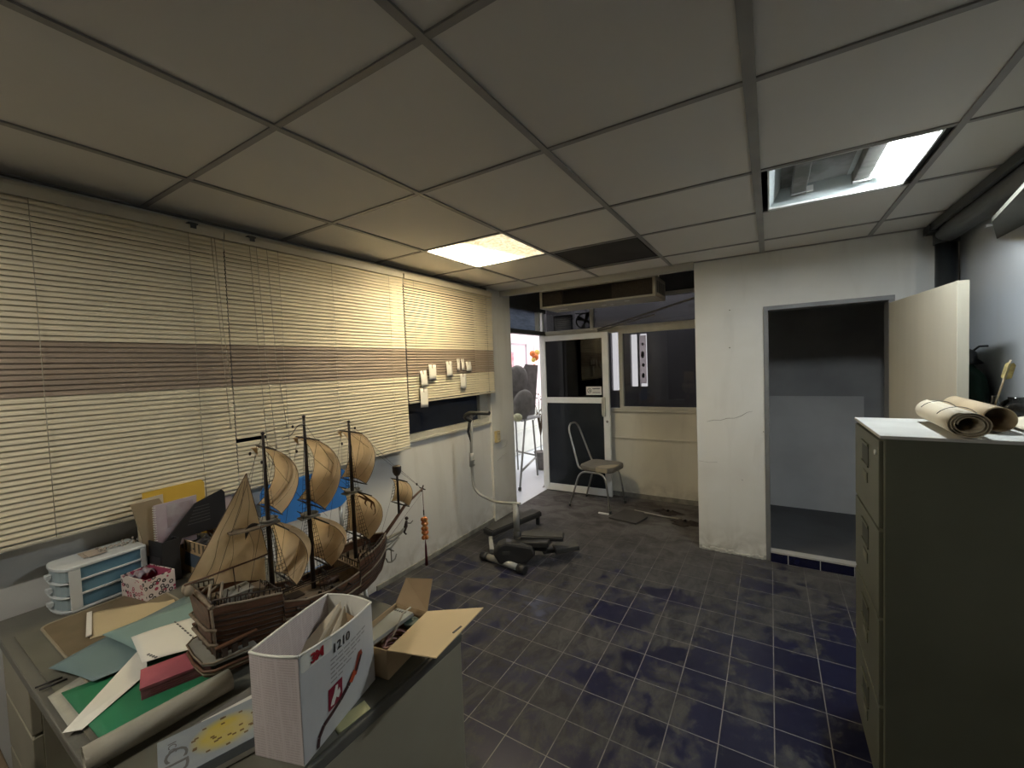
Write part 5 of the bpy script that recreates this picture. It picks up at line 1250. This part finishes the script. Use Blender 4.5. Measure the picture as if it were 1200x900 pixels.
# masts
def sail(um, z1, z0, h1, h0, bul, fw=.02, name='sail', nu=12, nv=12, drift=0.0, mt='sail', lee=.72, wide=.10):
    """square sail between two yards, bellied towards the bow"""
    m_ = t
    b = MB()
    def P(u, v):  # u 0..1 starboard->port, v 0..1 top->bottom
        z = lerp(z1, z0, v); h = lerp(h1, h0, v)*(1+wide*sin(pi*v)); y = (2*u-1)*h
        x = um+fw+drift*v + bul*(sin(pi*v**.9)**.8)*(lee+(1-lee)*sin(pi*u)**.8)
        return (x, y, z-.010*sin(pi*u)*0-.012*sin(pi*u)*v*-1)
    b.grid(P, nu, nv); s = part(b, name, mt, m_)
    b = MB()
    E = [P(u/10, 0) for u in range(11)]+[P(1, v/10) for v in range(1, 11)]+[P(1-u/10, 1) for u in range(1, 11)]+[P(0, 1-v/10) for v in range(1, 10)]
    b.tube(E, .0011, 4, closed=True)
    for u in (.33, .66): b.tube([P(u, v/10) for v in range(11)], .0005, 4)
    part(b, 'hem', 'sailedge', s)
    for (z, h, d) in ((z1+.002, h1*1.13, 0), (z0-.002, h0*1.08, drift)):
        b = MB(); x = um+fw+d; b.tube([(x, -h, z), (x, -h*.5, z), (x, 0, z), (x, h*.5, z), (x, h, z)], [.0016, .0028, .0034, .0028, .0016], 6); part(b, 'yard', 'mastm', s)
    return s
def mast(um, zb, zt, r=.0080, name='mast'):
    b = MB(); b.tube([(um, 0, zb), (um, 0, lerp(zb, zt, .55)), (um, 0, zt)], [r, r*.85, r*.55], 10)
    b.lathe([(r*.7, 0), (r*.8, .004), (r*.2, .008)], (um, 0, zt), 8)
    m_ = part(b, name, 'mastm', t)
    return m_
Zo = .737
def fore_top(um, z, m_):
    b = MB(); b.lathe([(.004, 0), (.026, .002), (.030, .010), (.028, .010), (.024, .004), (.004, .004)], (um, 0, z), 16); b.box(um-.035, um+.030, -.02, .02, z-.004, z)
    part(b, 'fighting_top', 'greydust', m_)
mdat = [(.158, .17, 1.418-Zo), (.292, .10, 1.457-Zo), (.460, .15, 1.418-Zo)]
tops = (1.133-Zo, 1.108-Zo, 1.150-Zo)
masts = []
for (um, zb, zt), zp in zip(mdat, tops):
    m_ = mast(um, zb, zt); fore_top(um, zp, m_); masts.append(m_)
    # shrouds with ratlines on both sides below the top, and the upper pair
    for side in (-1, 1):
        b = MB(); y1 = side*.094; zz0 = zb+.01
        A0 = [Vector((um-.018+k*.014, y1, zz0)) for k in range(4)]; A1 = [Vector((um-.006+k*.004, side*.016, zp)) for k in range(4)]
        for a, c in zip(A0, A1): b.tube([a, c], .0008, 4)
        n = 20
        for k in range(1, n):
            f = k/n; b.tube([A0[0].lerp(A1[0], f), A0[-1].lerp(A1[-1], f)], .00075, 4)
        part(b, 'ratlines', 'rig', m_)
        b = MB(); A0 = [Vector((um-.012+k*.012, side*.026, zp+.008)) for k in range(3)]; A1 = [Vector((um-.002+k*.002, side*.003, zt-.07)) for k in range(3)]
        for a, c in zip(A0, A1): b.tube([a, c], .0006, 4)
        for k in range(1, 16): f = k/16; b.tube([A0[0].lerp(A1[0], f), A0[-1].lerp(A1[-1], f)], .0006, 4)
        part(b, 'upper_ratlines', 'rig', m_)
b = MB(); b.prism([(.045, -.012), (.10, -.030), (.185, -.024), (.185, .024), (.10, .030), (.045, .012)], tops[0]-.008, tops[0]-.003); part(b, 'platform', 'woodl', masts[0])
# sails
sail(.158, 1.372-Zo, 1.172-Zo, .070, .088, .082, .006)
sail(.158, 1.122-Zo, .925-Zo, .105, .080, .092, .012, drift=.030, lee=.42, wide=.25)
sail(.292, 1.380-Zo, 1.148-Zo, .074, .095, .092, .008)
sail(.292, 1.098-Zo, .932-Zo, .100, .070, .092, .010, drift=.022, lee=.45, wide=.35)
sail(.460, 1.378-Zo, 1.192-Zo, .070, .085, .074, .006, lee=.6)
ds = sail(.460, 1.148-Zo, .978-Zo, .100, .080, .082, .010, lee=.45, wide=.32)
# brown beast-like marking on the lowest foremast sail
b = MB()
def dp(u, v):
    z = lerp(1.148-Zo, .978-Zo, v); h = lerp(.100, .080, v)*(1+.32*sin(pi*v)); y = (2*u-1)*h
    x = .470+.082*(sin(pi*v**.9)**.8)*(.45+.55*sin(pi*u)**.8); return (x-.0015, y, z+.012*sin(pi*u)*v)
def stroke(P, r): b.tube([dp(.40+.62*(p[0]-.12), p[1]+.04) for p in P], [q*.8 for q in r], 5)
stroke([(.20, .52), (.30, .38), (.45, .32), (.60, .30), (.72, .22), (.80, .26)], [.001, .006, .008, .007, .005, .002])
stroke([(.55, .32), (.62, .42), (.56, .50)], [.006, .004, .001]); stroke([(.35, .36), (.40, .50), (.32, .56)], [.006, .004, .001]); stroke([(.45, .32), (.52, .16), (.66, .12)], [.006, .005, .001]); stroke([(.20, .52), (.12, .60), (.18, .66)], [.003, .002, .001])
part(b, 'beast_mark', mat('rust_brown_print', (.17, .08, .03), .8), ds, 'rust-brown curling mark')
# lateen sail at the stern
a = Vector((-.062, .010, 1.022-Zo)); c = Vector((.150, -.002, 1.030-Zo)); top = Vector((.104, .002, 1.302-Zo))
b = MB()
def fn(u, v):
    p = a.lerp(c.lerp(Vector((.142, .0, 1.03-Zo)), 0), u).lerp(top, v); return p+Vector((0, .022*sin(pi*u)*(1-v)*sin(pi*min(1, v+.15)), -.010*sin(pi*u)*(1-v)))
b.grid(fn, 12, 12); s = part(b, 'lateen_sail', 'sail', t, 'tall triangular tan stern sail')
b = MB()
for u in (.22, .5, .8): b.tube([fn(u+.04*sin(v*.3*pi), v/12) for v in range(12)], .0006, 4)
b.tube([fn(0, v/12) for v in range(13)], .0012, 4); b.tube([fn(1, v/12) for v in range(13)], .0010, 4); part(b, 'seams', 'sailedge', s)
b = MB(); b.tube([a+Vector((-.008, 0, -.006)), c+Vector((0, 0, -.004))], .0028, 6); part(b, 'boom', 'wood', s)
b = MB(); b.grid(lambda u, v: (.00+.14*u, .012*sin(pi*u), 1.018-Zo-(.075*v*(.35+.65*u))), 8, 4); part(b, 'lower_sail', 'sail', s)
b = MB(); b.tube([(.052, .004, 1.02-Zo), (.056, .004, .94-Zo)], .0016, 5); part(b, 'reef_post', 'sailedge', s)
# pennants
b = MB()
def pen(um, z):
    def fn(u, v): return (um-.078*u, -.004+.006*sin(u*6), z-.004*v*(1-u*.5)-.042*u**1.3+.006*sin(u*8))
    b.grid(fn, 12, 2)
pen(.290, 1.432-Zo); part(b, 'pennant', 'mastm', masts[1], 'dark pennant streaming aft', solid=.0008)
for um, z, m_ in ((.158, 1.36-Zo, masts[0]), (.292, 1.372-Zo, masts[1]), (.46, 1.37-Zo, masts[2])):
    b = MB(); b.grid(lambda u, v: (um+.004-.020*u, .062-.005*v, z+.010-.03*v*(1-u)), 4, 3); part(b, 'sail_corner', 'sail', m_, solid=.0008)
# bowsprit, small mast with round top, spritsail
b = MB(); b.tube([(.50, 0, .150), (.60, 0, .205), (.70, 0, .290), (.800, 0, .338)], [.0078, .0072, .0060, .0042], 10); bs_ = part(b, 'bowsprit', 'wood', t)
b = MB(); b.tube([(.668, 0, .265), (.668, 0, .43)], [.0052, .0045], 8); b.lathe([(.006, 0), (.012, .006), (.018, .018), (.019, .040), (.016, .044), (.001, .040)], (.668, 0, .425), 12); part(b, 'sprit_mast', 'mastm', bs_)
sail(.668, .405, .305, .050, .058, .030, .008, name='spritsail')
b = MB(); b.tube([(.80, -.018, .336), (.80, .018, .340)], .0028, 5); b.tube([(.792, 0, .325), (.806, 0, .352)], .0032, 5); part(b, 'sprit_cross', 'woodd', bs_)
b = MB()
for k in range(6): b.tube([(.628+.004*k, -.005, .345+.012*k), (.643+.004*k, -.005, .348+.012*k)], .0008, 4)
b.tube([(.626, -.005, .338), (.652, -.005, .42)], .0006, 4); b.tube([(.641, -.005, .338), (.667, -.005, .42)], .0006, 4); part(b, 'rope_ladder', 'rig', bs_)
# standing rigging
b = MB(); mt = [(um, 0, zt) for um, zb, zt in mdat]
def ln(p, q, r=.0006): b.tube([p, q], r, 4)
ln(mt[0], (.0, 0, .25)); ln(mt[0], mt[1]); ln(mt[1], mt[2]); ln((mt[1][0], 0, mt[1][2]-.02), (mt[2][0], 0, .42)); ln(mt[2], (.668, 0, .46)); ln((.668, 0, .465), (.795, 0, .34)); ln((.46, 0, .64), (.795, 0, .34)); ln((.292, 0, .60), (.46, 0, .42)); ln((.158, 0, .62), (.292, 0, .40))
for um in (.158, .292, .46):
    for side in (-1, 1):
        ln((um, 0, .66), (um+.006, side*.066, .637)); ln((um+.006, side*.07, .637), (um-.09, side*.05, .20)); ln((um, 0, .44), (um+.012, side*.10, .385))
ln((.48, -.09, .24), (.60, -.02, .18)); ln((.668, 0, .425), (.55, -.03, .205)); ln((.77, -.03, .33), (.60, -.02, .19))
part(b, 'rigging_lines', 'rig', t)
b = MB()
for p in ((.128, .03, .62), (.142, -.02, .595), (.262, .02, .69), (.275, .03, .60), (.485, 0, .655), (.44, .02, .60), (.77, 0, .365)): b.sphere(p, .0042, 7, 0, 1, .8, 1.4)
part(b, 'pulley_blocks', 'mastm', t)
b = MB(); b.grid(lambda u, v: (.085+.05*u, -.012+.01*sin(pi*u), .392-.03*v*(1-u)+.012*sin(pi*u)), 8, 3); part(b, 'black_cloth', 'mastm', masts[0], 'black cloth hanging from the platform', solid=.001)
# tassel hanging from the bowsprit
import mathutils
SM = Matrix.Translation((-1.415, .56, T0+.007)) @ Matrix.Rotation(RAD(84), 4, 'Z')
tip = SM @ Vector((.800, 0, .334))
t = empty('hanging_tassel', (tip.x, tip.y, tip.z), 0, 'orange bead charm with a dark red tassel hanging from the ship bowsprit', 'charm')
b = MB(); b.tube([(0, 0, 0), (.001, 0, -.06), (.002, 0, -.125)], .0013, 5); part(b, 'cord', mat('maroon_cord', (.10, .02, .02), .7), t)
b = MB(); b.tube([(.001, 0, -.093), (.001, 0, -.118)], .0028, 6); part(b, 'knot', 'rig', t)
for k in range(5):
    b = MB()
    for q in range(3):
        a = k*1.1+q*2*pi/3; b.sphere((.0075*cos(a)+.003, .0075*sin(a), -.135-.0205*k), .0098, 8, 0, 1, 1, 1.05)
    part(b, 'bead', mat('orange_bead%d' % k, (.72, .17, .03), .35, var=.3, vs=60, col2=(.65, .30, .08)), t)
b = MB()
for k in range(14):
    a = k*2*pi/14; b.tube([(.003, 0, -.228), (.004+.003*cos(a), .003*sin(a), -.26), (.004+.0055*cos(a), .0055*sin(a), -.345)], .0014, 4)
part(b, 'tassel', mat('dark_red_thread', (.12, .008, .015), .7), t, 'dark red tassel')
# ------------------------------------------------------------------ camera, world, view
def rotz(a): return Matrix.Rotation(a, 3, 'Z')
CY, CP, CR = RAD(31.7482), RAD(-2.42671), RAD(2.16911)
Rm = Matrix.Rotation(CY, 3, 'Z') @ Matrix.Rotation(CP, 3, 'X') @ Matrix.Rotation(CR, 3, 'Y')
right = Rm @ Vector((1, 0, 0)); fwd = Rm @ Vector((0, 1, 0)); upv = Rm @ Vector((0, 0, 1))
cam = bpy.data.cameras.new('camera'); co = bpy.data.objects.new('camera', cam); COL.objects.link(co)
cam.sensor_width = 36; cam.lens = 489.89/1200*36; cam.clip_start = .02
mm = Matrix.Identity(4)
for i, a in enumerate((right, upv, -fwd)):
    for j in range(3): mm[j][i] = a[j]
mm[2][3] = 1.607
co.matrix_world = mm; SC.camera = co
w = bpy.data.worlds.new('daylight'); SC.world = w; w.use_nodes = True
bg = w.node_tree.nodes['Background']; bg.inputs[0].default_value = (1, .985, .98, 1); bg.inputs[1].default_value = 1.0
SC.view_settings.view_transform = 'Standard'; SC.view_settings.look = 'None'; SC.view_settings.gamma = 1
SC.view_settings.use_curve_mapping = False; SC.view_settings.exposure = 1.5
